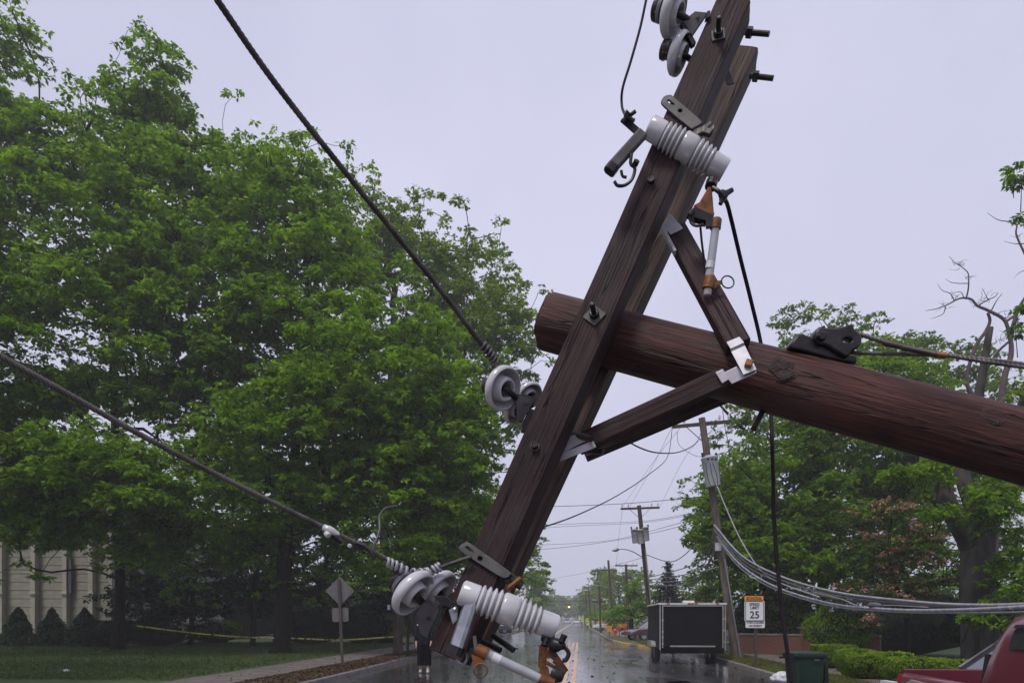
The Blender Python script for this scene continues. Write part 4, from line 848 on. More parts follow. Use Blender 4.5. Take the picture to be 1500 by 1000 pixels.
for i, (a, c, b) in enumerate([((1046, 752, 27.8), (985, 822, 38), (946, 812, 45)), ((1047, 770, 27.8), (1012, 828, 34), (948, 846, 45)), ((1048, 775, 27.8), (1015, 838, 34), (949, 849, 45)), ((1050, 786, 27.8), (1015, 848, 34), (949, 853, 45)), ((1051, 792, 27.8), (1010, 854, 34), (950, 858, 45))]):
    wire('communication_cable', ['single slack cable, highest of those sagging from transformer pole', 'sagging heavy cable, second from top behind the trailer', 'sagging heavy cable, middle of the bunch behind the trailer', 'sagging heavy cable, fourth down behind the trailer', 'lowest sagging heavy cable above the trailer roof'][i],
         [P(*a), P((a[0]+c[0])/2+6, (a[1]+c[1])/2+6, (a[2]+c[2])/2), P(*c), P(*b)], [.02, .022, .022, .026, .026][i], M['tele_dark'] if i else M['cable'], group=gh)
for i, (y0, y1, dp) in enumerate(((848, 848, 45), (854, 856, 45), (858, 862, 45))):
    wire('communication_cable', ['upper cable from lamp pole to short pole', 'middle cable from lamp pole to short pole', 'lower cable from lamp pole to short pole'][i], [P(948, y0, dp), P(935, y1+14-4*i, 56), P(920, 850+i*3, 72)], .02, M['tele_dark'], group='cables between lamp pole and short pole')
for i in range(4):
    wire('communication_cable', ['upper grey cable left of the short pole', 'lower grey cable left of the short pole', 'upper grey cable between the hazy lamp poles', 'lower grey cable between the hazy lamp poles'][i], [P(920, 852+i*4, 72), P(905, 866+i*5, 78), P(896, 858+i*6, 84)] if i < 2 else [P(897, 860+i*5, 84), P(886, 893+i*2, 95), P(872, 895+i, 110)], .02, M['tele'], group='grey cables between far poles')
for i, (y, d, r_) in enumerate(((872, 150, .05), (875, 150, .04), (879, 150, .06), (880.5, 152, .05), (884, 152, .04))):
    wire('span_wire', ['topmost span wire across the end of the street', 'second span wire from the top at the street end', 'thickest span wire across the street end, third down', 'span wire just under the thickest one at the street end', 'lowest span wire across the end of the street'][i], [P(770, y+1, d), P(815, y+.6, d), P(890, y-1, d)], r_, M['wirefar'], group='span wires across the end of the street')
# telephone cable bundle, pole to the right edge
ga = 'silver telephone cables drooping right from the transformer pole'
TB = [([(1046, 768, 27.6), (1085, 812, 25), (1140, 842, 22), (1220, 866, 18), (1330, 880, 14.5), (1430, 886, 12), (1560, 882, 9.5), (1800, 868, 7.2), (2300, 822, 5.2)], .030, 'tele', 'topmost silver telephone cable in the drooping bundle'),
      ([(1047, 771, 27.6), (1085, 817, 25), (1140, 847, 22), (1220, 871, 18), (1330, 884, 14.5), (1430, 889, 12), (1560, 884, 9.5), (1800, 870, 7.2), (2300, 824, 5.2)], .022, 'tele_dark', 'dark telephone cable just under the topmost silver one'),
      ([(1046, 775, 27.6), (1085, 822, 25), (1140, 852, 22), (1220, 875, 18), (1330, 886, 14.6), (1430, 891, 12), (1560, 888, 9.5), (1800, 874, 7.2), (2300, 828, 5.2)], .020, 'tele_dark', 'dark telephone cable in the middle of the bundle'),
      ([(1050, 785, 27.6), (1082, 824, 25), (1130, 856, 22), (1210, 882, 18), (1300, 892, 14.5), (1400, 893, 12), (1560, 885, 9.3), (1800, 871, 7.2), (2300, 825, 5.2)], .028, 'tele', 'thick silver cable with spiral lashing, lowest in the bundle'),
      ([(1051, 789, 27.6), (1082, 829, 25), (1130, 860, 22), (1210, 885.5, 18), (1300, 895, 14.5), (1400, 897, 12), (1560, 894, 9.3), (1800, 880, 7.2), (2300, 834, 5.2)], .016, 'tele', 'thin silver cable under the spirally lashed one'),
      ([(1046, 700, 27.5), (1062, 740, 26.5), (1085, 790, 25), (1112, 832, 23.5), (1140, 852, 22), (1200, 874, 18.6)], .020, 'tele', 'pale service cable dropping steeply into the bundle'),
      ([(1190, 866, 18.7), (1230, 876, 17), (1262, 888, 15.8), (1300, 886, 15), (1360, 889, 13.5)], .010, 'tele', 'thin pale wire looping to the splice case')]
for pts, r_, m, lab in TB: wire('telephone_cable', lab, [P(*p) for p in pts], r_, M[m], group=ga, cat='cable', n=8)
hp = [P(*p) for p in TB[3][0]]; hs = spline(hp, 60); 
hv = []
for i, p in enumerate(hs): a = i*1.1; t = (hs[min(i+1, len(hs)-1)]-hs[max(i-1, 0)]).normalized(); x, y, _ = frame_of(t); hv.append(p+x*(.031*math.cos(a))+y*(.031*math.sin(a)))
tag(MB().tube(hv, .006, 4).build('lashing_wire', M['tele']), 'spiral lashing wire round the lowest thick silver cable', 'wire')
sc_ = MB().tube(spline([P(1272, 886, 15.3), P(1280, 885.5, 15.2), P(1292, 886.5, 15.0)], 4), [.03, .05, .055, .055, .055, .055, .05, .04, .03], 10).build('splice_case', M['tele_dark'], smooth=True); tag(sc_, 'small black splice case hanging on the telephone cables', 'splice case')

# ------------------------------------------------------------------ signs
M['signpost'] = mat('sign_post_steel', (0.06, 0.05, 0.045), 0.6, .4, col2=(0.1, 0.07, 0.055), nscale=10)
M['signback'] = mat('aluminium_sign_back', (0.17, 0.165, 0.165), 0.45, .5, col2=(0.13, 0.125, 0.125), nscale=6)
M['signwhite'] = mat('sign_white', (0.72, 0.72, 0.74), 0.35); M['signblack'] = mat('sign_black', (0.012, 0.012, 0.013), 0.4)
M['signorange'] = mat('sign_orange', (0.85, 0.30, 0.025), 0.4); M['signred'] = mat('sign_red_orange', (0.75, 0.07, 0.02), 0.4)
M['signamber'] = mat('sign_amber', (0.80, 0.36, 0.03), 0.4); M['signlime'] = mat('sign_lime', (0.62, 0.80, 0.05), 0.4)
def plate(c, w, h, t, m, parent, name='plate', r_=.04, rot=0.0):
    """rounded plate facing the camera (-Y), centre c"""
    pts = []
    for cx, cz, a0 in ((w/2-r_, h/2-r_, 0), (-w/2+r_, h/2-r_, 90), (-w/2+r_, -h/2+r_, 180), (w/2-r_, -h/2+r_, 270)):
        for k in range(5):
            a = math.radians(a0+k*22.5); x, z = cx+r_*math.cos(a), cz+r_*math.sin(a)
            pts.append(c+Vector((x*math.cos(rot)-z*math.sin(rot), 0, x*math.sin(rot)+z*math.cos(rot))))
    return MB().prism(pts, Vector((0, t, 0))).build(name, m, parent)
def text(body, c, size, m, parent, name='lettering', sx=1.0):
    cu = bpy.data.curves.new('t', 'FONT'); cu.body = body; cu.size = size; cu.align_x = 'CENTER'; cu.align_y = 'CENTER'; cu.extrude = .002; cu.offset = size*.012
    o = bpy.data.objects.new('t', cu); COL.objects.link(o); bpy.context.view_layer.update()
    me = bpy.data.meshes.new_from_object(o.evaluated_get(bpy.context.evaluated_depsgraph_get())); bpy.data.objects.remove(o)
    me.name = name; me.materials.clear(); me.materials.append(m)
    ob = bpy.data.objects.new(name, me); COL.objects.link(ob); off = OFF.get(parent.name, Vector()); ob.parent = parent
    ob.matrix_basis = Matrix.Translation(Vector(c)-off) @ Matrix.Rotation(math.radians(90), 4, 'X') @ Matrix.Diagonal((sx, 1, 1, 1)); OFF[ob.name] = off; return ob
ds = 22.3
s1 = thing('speed_limit_sign', 'white school speed limit 25 sign with orange header on a thin post', 'sign', G(1107, ds, .11))
MB().bar(G(1108, ds+.05), P(1105, 872, ds+.05), .07, .04, Vector((1, 0, 0))).build('post', M['signpost'], s1)
o = plate(P(1104.5, 876, ds), .57, .155, .012, M['signorange'], s1, 'school_panel', .03); text('SCHOOL', P(1104.5, 876, ds)+Vector((0, -.006, 0)), .125, M['signblack'], o, sx=.95)
c = P(1105.3, 894.3, ds); o = plate(c, .60, .635, .012, M['signwhite'], s1, 'speed_panel', .05)
for w_, h_, off_ in ((.54, .575, 0),):
    fr_ = [MB().box(c+Vector((0, -.003, sgn*h_/2)), w_, .006, .014).build('border', M['signblack'], o) for sgn in (-1, 1)]
    fr_ = [MB().box(c+Vector((sgn*w_/2, -.003, 0)), .014, .006, h_-.014).build('border', M['signblack'], o) for sgn in (-1, 1)]
text('SPEED', c+Vector((0, -.006, .195)), .115, M['signblack'], o); text('LIMIT', c+Vector((0, -.006, .092)), .115, M['signblack'], o); text('25', c+Vector((0, -.006, -.125)), .30, M['signblack'], o)
c = P(1106.3, 913.6, ds); o = plate(c, .58, .225, .012, M['signwhite'], s1, 'time_panel', .03)
text('WHEN CHILDREN', c+Vector((0, -.006, .045)), .072, M['signblack'], o, sx=.9); text('ARE PRESENT', c+Vector((0, -.006, -.05)), .072, M['signblack'], o, sx=.9)
dl = 23.6
s2 = thing('warning_sign', 'grey back of a diamond warning sign with small plaque on a post', 'sign', G(502, dl, .11))
plate(P(498, 865, dl), .66, .66, .012, M['signback'], s2, 'diamond_panel', .05, math.pi/4); plate(P(498.5, 900, dl), .52, .44, .012, M['signback'], s2, 'lower_panel', .05)
MB().bar(G(502, dl-.06), P(496, 848, dl-.06), .085, .05, Vector((1, 0, 0))).build('post', M['signpost'], s2)
# far work signs
def far_sign(label, bx, d, cy, w, m, kind='diamond', lower=None, cx=None):
    cx = bx if cx is None else cx; r_ = thing('road_sign', label, 'sign', G(bx, d, .11), 'small warning signs along the right pavement'); c = P(cx, cy, d)
    MB().bar(G(bx, d+.06, .1), c+Vector((0, .06, 0)), .07, .05, Vector((1, 0, 0))).build('post', M['signpost'], r_)
    if kind == 'diamond': o = plate(c, w, w, .02, m, r_, 'panel', .04, math.pi/4)
    elif kind == 'triangle': o = MB().prism([c+Vector((-w*.6, 0, -w*.5)), c+Vector((w*.6, 0, -w*.5)), c+Vector((w*.35, 0, w*.7))], Vector((0, .02, 0))).build('panel', m, r_)
    if kind == 'diamond': MB().box(c+Vector((0, -.008, 0)), w*.85, .008, w*.10).box(c+Vector((w*.30, -.008, 0)), w*.12, .0085, w*.26).build('symbol', M['signblack'], o)
    if lower: plate(P(cx+lower[0], lower[1], d), w*.85, w*.55, .02, m, r_, 'lower_panel', .03)
far_sign('orange diamond warning sign with plaque left of the work sign', 892.5, 64, 915, .50, M['signamber'], lower=(.4, 922.5))
far_sign('yellow green pedestrian sign nearer of the two', 860.6, 112, 907.5, .52, M['signlime'], lower=(.6, 913.5)); far_sign('yellow green pedestrian sign farther of the two', 853.2, 140, 905.5, .55, M['signlime'], lower=(0, 909))
far_sign('small orange triangular sign behind the dark pole', 878.5, 82, 909, .55, M['signamber'], 'triangle')
rw = thing('work_sign', 'round orange roadwork sign with red corners on two legs', 'sign', G(911, 62)); c = P(911.5, 917, 62)
MB().prism([c+Vector((.36*math.cos(a)*(1.0), 0, .40*math.sin(a))) for a in np.linspace(0, 2*math.pi, 25)[:-1]], Vector((0, .03, 0))).build('panel', M['signorange'], rw)
MB().prism([c+Vector((.16*math.cos(a), -.01, .12+.13*math.sin(a))) for a in np.linspace(0, 2*math.pi, 17)[:-1]], Vector((0, .008, 0))).build('symbol', M['signamber'], rw)
for sg in (-1, 1): MB().prism([c+Vector((sg*.38, -.012, .02)), c+Vector((sg*.12, -.012, -.08)), c+Vector((sg*.20, -.012, -.38)), c+Vector((sg*.38, -.012, -.34))], Vector((0, .008, 0))).build('flag', M['signred'], rw)
MB().prism([c+Vector((-.10, -.013, -.12)), c+Vector((.10, -.013, -.12)), c+Vector((.17, -.013, -.42)), c+Vector((-.17, -.013, -.42))], Vector((0, .008, 0))).build('dark_patch', M['signblack'], rw)
for sg in (-1, 1): MB().bar(c+Vector((sg*.22, .05, -.3)), Vector((c.x+sg*.26, c.y+.05, .1)), .05, .05).build('leg', M['signpost'], rw)
hy = thing('fire_hydrant', 'small red hydrant on the pavement between the orange signs', 'hydrant', G(901.3, 63, .1)); q = G(901.3, 63, .1)
MB().lathe(q, Z, [(0, .16), (.05, .16), (.05, .11), (.42, .11), (.42, .15), (.48, .15), (.58, .1), (.64, .03), (.65, .001)], 12).cyl(q+Vector((-.2, 0, .32)), q+Vector((.2, 0, .32)), .06, 8).build('body', M['signred'], hy, smooth=True)
# caution tape
M['tape'] = mat('yellow_caution_tape', (0.34, 0.33, 0.05), 0.5, col2=(0.02, 0.02, 0.015), nscale=2.6, stretch=(3, 3, .2), lo=.56, hi=.6)
def tape(label, pts, wd=.06):
    q = spline(pts, 10); mb = MB(); v = []
    for i, p in enumerate(q): tw = .35*math.sin(i*.5); v += [p+Vector((0, math.sin(tw)*wd/2, math.cos(tw)*wd/2)), p-Vector((0, math.sin(tw)*wd/2, math.cos(tw)*wd/2))]
    o = mb.add(v, [(2*i, 2*i+1, 2*i+3, 2*i+2) for i in range(len(q)-1)]).build('caution_tape', M['tape']); sm = o.modifiers.new('thick', 'SOLIDIFY'); sm.thickness = .002; tag(o, label, 'tape')
tape('yellow black caution tape between the left shrub and the oak trunk', [P(200, 916, 31.8), P(270, 925, 31.6), P(340, 931.5, 31.5), P(402, 934, 31.5)])
tape('yellow caution tape stretched from the oak trunk to the wooden post', [P(426, 934, 31.6), P(500, 936.5, 31.3), P(577, 932, 31.3)])
tape('loose yellow tape end trailing right of the wooden post', [P(589, 936, 31.2), P(596, 944, 30.8), P(603, 951, 30.5)], .06)

# ------------------------------------------------------------------ traffic light, trailer, vehicles
tl = thing('traffic_light', 'distant traffic light glowing amber over the end of the street', 'traffic light', P(833.5, 890, 150)); c = P(833.5, 888.5, 150)
M['amber_on'] = bpy.data.materials.new('lit_amber_lens'); M['amber_on'].use_nodes = True; bb = M['amber_on'].node_tree.nodes["Principled BSDF"]
bb.inputs['Emission Color'].default_value = (1, .42, .10, 1); bb.inputs['Emission Strength'].default_value = 5; bb.inputs['Base Color'].default_value = (.8, .35, .06, 1)
MB().box(c, .34, .25, 1.0).build('housing', M['signblack'], tl, bevel=.03); MB().lathe(c+Vector((0, -.14, 0)), Vector((0, -1, 0)), [(0, .17), (.04, .15), (.06, .001)], 14).build('amber_lens', M['amber_on'], tl, smooth=True)
MB().bar(c+Z*.5, c+Z*1.3, .06, .06).build('hanger', M['signblack'], tl)

M['black_paint'] = mat('black_panel', (0.004, 0.004, 0.0045), 0.55, col2=(0.007, 0.007, 0.0075), nscale=2, spec=.12); M['alu'] = mat('aluminium_trim', (0.42, 0.41, 0.38), 0.4, .5, col2=(0.33, 0.32, 0.30), nscale=4)
M['rubber'] = mat('tyre_rubber', (0.014, 0.014, 0.015), 0.75); M['redlamp'] = mat('red_marker_lens', (0.35, 0.02, 0.02), 0.25); M['rim'] = mat('steel_rim', (0.4, 0.4, 0.42), 0.35, .7)
def on_road(l, s, z=0): return R(l, s, z)
fx = Vector((math.cos(RA), -math.sin(RA), 0)); fy = Vector((math.sin(RA), math.cos(RA), 0))      # across and along the street
tr = thing('cargo_trailer', 'black enclosed cargo trailer with pale trim parked at the right kerb', 'trailer', R(3.95, 28))
s0, s1_, la, lb, zb, zt = 26.5, 31.0, 2.80, 5.08, .50, 2.10; lc = (la+lb)/2
MB().bar(R(lc, s0, (zb+zt)/2), R(lc, s1_, (zb+zt)/2), zt-zb, lb-la, Z, .06).build('body', M['black_paint'], tr)
MB().bar(R(lc, s0-.05, zt+.03), R(lc, s1_+.05, zt+.03), .06, lb-la+.08, Z, .3).build('roof', M['white'], tr)
MB().box(R(lc+.0, s0+1.0, zt+.11), .4, .4, .10, fx, fy).build('roof_vent', M['white'], tr, bevel=.03)
dr = MB().bar(R(lc, s0-.012, 1.33), R(lc, s0-.05, 1.33), 1.42, lb-la-.24, Z).build('rear_door', M['black_paint'], tr, bevel=.01)
for sgn in (-1, 1): MB().box(R(lc+sgn*(lb-la-.2)/2, s0-.055, 1.33), .035, .03, 1.5, fx, fy).build('trim', M['alu'], dr)
MB().box(R(lc, s0-.056, 2.06), lb-la-.165, .03, .035, fx, fy).build('trim', M['alu'], dr); MB().box(R(lc+.0, s0-.056, .64), 1.55, .03, .05, fx, fy).build('trim', M['alu'], dr)
for sgn in (-1, 1): MB().box(R(lc+sgn*((lb-la)/2-.015), s0-.012, 1.3), .04, .03, 1.58, fx, fy).build('corner_post', M['alu'], tr)
for z in (.72, .95, 1.15, 1.55): MB().box(R(la+.10, s0-.075, z), .07, .03, .05, fx, fy).build('hinge', M['alu'], dr)
for z in (.8, 1.2, 1.6): MB().box(R(lb-.08, s0-.075, z), .06, .03, .05, fx, fy).build('latch', M['alu'], dr)
for dx in (-.85, -.12, 0, .12, .85): MB().box(R(lc+dx, s0-.065, zt+.035), .10, .03, .035, fx, fy).build('marker_lamp', M['redlamp'], tr)
MB().box(R(lc, s0+.1, .44), lb-la-.1, .12, .12, fx, fy).build('rear_beam', M['black_paint'], tr)
def wheel(parent, c, ax, r_=.33, wd=.2, name='wheel'):
    w_ = MB().lathe(c-ax*wd/2, ax, [(0, r_*.62), (0, r_*.93), (.03, r_), (wd-.03, r_), (wd, r_*.93), (wd, r_*.62)], 24).build(name, M['rubber'], parent, smooth=True)
    MB().lathe(c-ax*wd*.46, ax, [(0, .001), (.02, r_*.3), (0, r_*.55), (0, r_*.64), (wd*.92, r_*.64), (wd*.92, r_*.55), (wd*.9, r_*.3), (wd*.92, .001)], 20).build('rim', M['rim'], w_, smooth=True)
for l in (la-.02, lb-.25):
    for s in (28.3, 29.15): wheel(tr, R(l+.1, s, .33), fx)
MB().prism([R(la-.16, 27.85, .62), R(la-.16, 28.05, .76), R(la-.16, 29.4, .76), R(la-.16, 29.6, .62), R(la-.16, 29.6, .56), R(la-.16, 27.85, .56)], fx*.2).build('fender', M['alu'], tr)
MB().bar(R(lc, s1_, .48), R(lc, s1_+1.2, .45), .1, .1, Z).build('tongue', M['black_paint'], tr); MB().bar(R(lc, s1_+1.0, .5), R(lc, s1_+1.0, 0), .07, .07).build('jack', M['steel'], tr)

M['carglass'] = mat('car_window_glass', (0.03, 0.035, 0.04), 0.04, spec=1.0, coat=.5)
def car(label, pos, yaw, body, L=4.5, Wd=1.8, Ht=1.45, group='cars parked along the far street'):
    """small car: lofted side profile with tumblehome, glass, wheels, lamps"""
    r_ = thing('parked_car', label, 'car', pos, group); X = Vector((math.cos(yaw), math.sin(yaw), 0)); Y = Vector((-math.sin(yaw), math.cos(yaw), 0))
    def Q(x, y, z): return Vector(pos)+X*x+Y*y+Z*z
    lo = [(-.5, .34), (-.5, .62), (-.48, .80), (-.36, .87), (.16, .86), (.40, .76), (.49, .62), (.5, .36)]
    mb = MB(); n = len(lo); v = []
    for y, k in ((-.5, .93), (-.46, 1.0), (.46, 1.0), (.5, .93)):
        for x, z in lo: v.append(Q(x*L*(1 if k == 1 else .97), y*Wd, .34+(z-.34)*(1 if k == 1 else .94)))
    f = [(j*n+i, j*n+(i+1) % n, (j+1)*n+(i+1) % n, (j+1)*n+i) for j in range(3) for i in range(n)] + [tuple(range(n))[::-1], tuple(range(3*n, 4*n))]
    mb.add(v, f).build('body', body, r_, bevel=.04, smooth=True)
    a = [(-.40, .86, .46), (-.24, Ht, .37), (.02, Ht, .37), (.22, .84, .46)]
    v = [Q(x*L, y*Wd, z) for x, z, y in a] + [Q(x*L, -y*Wd, z) for x, z, y in a]
    cb = MB().add(v, [(0, 1, 2, 3), (7, 6, 5, 4), (0, 4, 5, 1), (2, 6, 7, 3)]).build('cabin_glass', M['carglass'], r_)
    b = [(-.25, Ht-.015, .375), (-.21, Ht+.03, .34), (0, Ht+.03, .34), (.035, Ht-.015, .375)]
    v = [Q(x*L, y*Wd, z) for x, z, y in b] + [Q(x*L, -y*Wd, z) for x, z, y in b]
    MB().add(v, [(0, 1, 2, 3), (7, 6, 5, 4), (0, 4, 5, 1), (1, 5, 6, 2), (2, 6, 7, 3), (0, 3, 7, 4)]).build('roof', body, r_)
    for sy in (-1, 1):
        for (x0, z0, y0), (x1, z1, y1) in ((a[0], a[1]), (a[2], a[3])): MB().bar(Q(x0*L, sy*y0*Wd, z0), Q(x1*L, sy*y1*Wd, z1), .08, .06).build('pillar', body, r_)
        MB().bar(Q(-.1*L, sy*.465*Wd, .85), Q(-.1*L, sy*.375*Wd, Ht), .07, .05).build('pillar', body, r_)
        for x in (-.31, .31): wheel(r_, Q(x*L, sy*.44*Wd, .31), Y, .31, .2)
        MB().box(Q(.485*L, sy*.36*Wd, .62), .08, .3, .12, X, Y).build('headlight', M['white'], r_); MB().box(Q(-.485*L, sy*.36*Wd, .70), .08, .3, .14, X, Y).build('tail_light', M['redlamp'], r_)
    return r_
M['maroon'] = mat('maroon_car_paint', (0.075, 0.018, 0.03), 0.2, coat=.6); M['silver'] = mat('silver_car_paint', (0.36, 0.36, 0.40), 0.25, .3, coat=.5); M['carwhite'] = mat('white_car_paint', (0.66, 0.66, 0.68), 0.25, coat=.5); M['darkcar'] = mat('dark_car_paint', (0.02, 0.016, 0.022), 0.15, coat=.8)
M['bluegrey'] = mat('blue_grey_car_paint', (0.16, 0.18, 0.21), 0.25, .2, coat=.5)
car('dark maroon car half hidden behind the trailer left side', R(5.2, 52, .1), math.pi+.35, M['maroon'])
car('silver grey car right behind the trailer beside the pole', R(8.6, 36.5, .1), math.pi/2-RA+.15, M['bluegrey'])
car('white car behind the transformer pole foot', R(9.2, 43, .1), math.pi/2-RA, M['carwhite'], Ht=1.6)
car('white vehicle by the orange triangular sign', R(3.9, 92, .1), math.pi*.9, M['carwhite'], Ht=1.7)
car('white car farthest away on the street', R(-1.0, 225, 0), math.pi/2-RA, M['carwhite']); car('pale car beside the far white car on the street', R(-3.8, 215, 0), -math.pi/2-RA, M['silver'])
car('white car parked at the left kerb behind the grey insulator', R(-8.3, 78, .1), math.pi/2-RA+.2, M['carwhite']); car('dark car parked on the left side behind the insulator', R(-9.0, 73, .1), .2, M['bluegrey']); car('pale car in the left lane right of the insulator end', R(-5.0, 86, 0), -math.pi/2-RA, M['silver'])

# dark sedan behind the pickup and the red pickup itself
car('dark sedan whose windshield shows left of the pickup cab', Vector((7.47, 9.9, .06)), math.pi+.06, M['darkcar'], 4.4, 1.75, 1.48, group=None)
M['redpaint'] = mat('red_pickup_paint', (0.130, 0.018, 0.034), 0.3, 0.0, col2=(0.115, 0.016, 0.03), nscale=3, coat=.45); M['beige'] = mat('beige_bed_sheen', (0.34, 0.27, 0.25), 0.35, 0, col2=(0.30, 0.235, 0.22), nscale=4, coat=.3)
M['blacktrim'] = mat('black_plastic_trim', (0.012, 0.012, 0.013), 0.5)
pk = thing('pickup_truck', 'red pickup truck with beige sheen painted on the bed cut off by the right edge', 'pickup truck', (4.9, 5.5, 0))
hx = Vector((-.114, -1, 0)).normalized(); hyv = Vector((-hx.y, hx.x, 0))       # heading towards the camera; hyv to its left (+X side)
T0 = Vector((4.15, 7.95, 0))                                                   # rear corner nearest the camera side
def K3(x, y, z): return T0 + hx*x + hyv*y + Z*z                               # x forward, y across (0 near side .. 1.7 far side)
def loft(secs, name, m, smooth=True, bevel=.02):
    n = len(secs[0]); mb = MB(); v = [p for s in secs for p in s]
    f = [(j*n+i, j*n+(i+1) % n, (j+1)*n+(i+1) % n, (j+1)*n+i) for j in range(len(secs)-1) for i in range(n)] + [tuple(range(n))[::-1], tuple(range((len(secs)-1)*n, len(secs)*n))]
    return mb.add(v, f).build(name, m, pk, smooth=smooth, bevel=bevel)
def bedsec(x, y0, y1): return [K3(x, y0, .5), K3(x, y0-.02, .8), K3(x, y0, .99), K3(x, y0+.03, 1.04), K3(x, y1-.03, 1.04), K3(x, y1, 1.01), K3(x, y1, .5)]
loft([bedsec(.06, 0, .14), bedsec(.9, -.01, .13), bedsec(1.72, 0, .14)], 'bed_side', M['redpaint']); loft([bedsec(.06, 1.56, 1.70), bedsec(1.72, 1.56, 1.70)], 'bed_side', M['redpaint'])
MB().add([K3(.25, -.035, .62), K3(1.68, -.035, .62), K3(1.68, -.035, .96), K3(.40, -.035, .995), K3(.22, -.035, .93), K3(.25, -.005, .62), K3(1.68, -.005, .62), K3(1.68, -.005, .96), K3(.40, -.005, .995), K3(.22, -.005, .93)],
         [(0, 1, 2, 3, 4), (9, 8, 7, 6, 5)]+[(i, (i+1) % 5, 5+(i+1) % 5, 5+i) for i in range(5)]).build('side_sheen', M['beige'], pk, bevel=.006)  # beige plate imitates light reflected on the rounded bed side
MB().bar(K3(.03, .04, .80), K3(.03, 1.66, .80), .56, .06, Z, .3).build('tailgate', M['redpaint'], pk); MB().bar(K3(.10, .14, .60), K3(1.70, .14, .60), .02, .03).bar(K3(.06, .85, .6), K3(1.72, .85, .6), 1.4, .04, hyv).build('bed_floor', M['blacktrim'], pk)
MB().bar(K3(-.05, .05, .45), K3(-.05, 1.65, .45), .16, .1, Z, .4).build('rear_bumper', M['alu'], pk)
MB().bar(K3(.02, .05, .85), K3(.02, .05, 1.02), .09, .09).build('tail_lamp', M['redlamp'], pk)
# cab: lofted cross-sections front to back, tumblehome and rounded roof
def cab(x, zr, inset, ztop=None):
    pts = [(-.0, .35), (-.03, .75), (-.02, 1.05), (inset*.6, 1.05+(zr-1.05)*.62), (inset, zr-.13), (inset+.05, zr-.05), (inset+.16, zr), (1.70-inset-.16, zr), (1.70-inset-.05, zr-.05), (1.70-inset, zr-.13), (1.70-inset*.6, 1.05+(zr-1.05)*.62), (1.72, 1.05), (1.73, .75), (1.70, .35)]
    return [K3(x, y, z) for y, z in pts]
secs = [[p for p in cab(1.76, 1.30, .05)], cab(1.80, 1.45, .06), cab(1.87, 1.60, .08), cab(1.98, 1.675, .09), cab(2.3, 1.705, .09), cab(2.9, 1.705, .09), cab(3.3, 1.66, .09)]
loft(secs, 'cab', M['redpaint'], bevel=0)
loft([[K3(3.3, y, z) for y, z in ((0, .35), (-.03, .75), (0, 1.06), (1.70, 1.06), (1.73, .75), (1.7, .35))], [K3(4.9, y, z) for y, z in ((.05, .4), (0, .7), (.06, .95), (1.64, .95), (1.7, .7), (1.65, .4))]], 'hood', M['redpaint'])
def quad_on(x0, x1, z0, z1, name, m, off=.012, r_=.05):
    def yy(z): return np.interp(z, [1.05, 1.05+.41, 1.585], [-.02, .054, .09])
    pts2 = []
    for cx, cz, a0 in ((x1-r_, z1-r_, 0), (x0+r_*2.4, z1-r_*1.6, 90), (x0+r_, z0+r_, 180), (x1-r_, z0+r_, 270)):
        rr = r_*2.2 if a0 == 90 else r_
        for k in range(5): a = math.radians(a0+k*22.5); pts2.append((cx+rr*math.cos(a)*.9, cz+rr*math.sin(a)*.6))
    return MB().prism([K3(x, yy(z)-off, z) for x, z in pts2], hyv*.01).build(name, m, pk)
quad_on(2.08, 2.44, 1.36, 1.57, 'quarter_window', M['carglass']); quad_on(2.60, 3.30, 1.10, 1.57, 'door_window', M['carglass']); quad_on(2.12, 2.42, 1.535, 1.575, 'window_visor', M['blacktrim'], .03, .015)
MB().bar(K3(2.50, -.035, .45), K3(2.50, .075, 1.58), .012, .02, hx).build('door_seam', M['blacktrim'], pk)
MB().bar(K3(1.745, -.0, 1.0), K3(1.745, .05, 1.32), .05, .03, hx).build('cab_seal', M['blacktrim'], pk)
MB().prism([K3(1.80, .22, 1.12), K3(1.80, 1.48, 1.12), K3(1.855, 1.42, 1.55), K3(1.855, .28, 1.55)], hx*-.07).build('rear_window', M['carglass'], pk)
for x, y in ((.95, .1), (.95, 1.6), (4.1, .1), (4.1, 1.6)): wheel(pk, K3(x, y, .36), hyv, .36, .24)
MB().box(K3(2.5, .85, .4), 1.5, 5.0, .15, hyv, hx).build('chassis', M['blacktrim'], pk)

# ------------------------------------------------------------------ bin and bag
M['binp'] = mat('dark_green_bin_plastic', (0.010, 0.028, 0.018), 0.5, col2=(0.017, 0.038, 0.026), nscale=6, spec=.25)
bn_ = thing('wheeled_bin', 'dark green wheeled rubbish bin in the gutter right of the cable', 'bin', G(1178, 11.8)); bc = G(1178, 11.8)
def bsec(z, w, d): return [bc+Vector((sx*w/2*a, sy*d/2*b, z)) for sx, sy, a, b in ((-1, -1, .85, 1), (1, -1, .85, 1), (1, -1, 1, .85), (1, 1, 1, .85), (1, 1, .85, 1), (-1, 1, .85, 1), (-1, 1, 1, .85), (-1, -1, 1, .85))]
def bloft(secs, name, m):
    n = len(secs[0]); mb = MB(); v = [p for s in secs for p in s]
    f = [(j*n+i, j*n+(i+1) % n, (j+1)*n+(i+1) % n, (j+1)*n+i) for j in range(len(secs)-1) for i in range(n)] + [tuple(range(n))[::-1], tuple(range((len(secs)-1)*n, len(secs)*n))]
    return mb.add(v, f).build(name, m, bn_, bevel=.008)
bloft([bsec(.06, .34, .40), bsec(.5, .40, .48), bsec(1.0, .46, .54)], 'body', M['binp']); bloft([bsec(1.0, .50, .58), bsec(1.05, .52, .60)], 'rim', M['binp'])
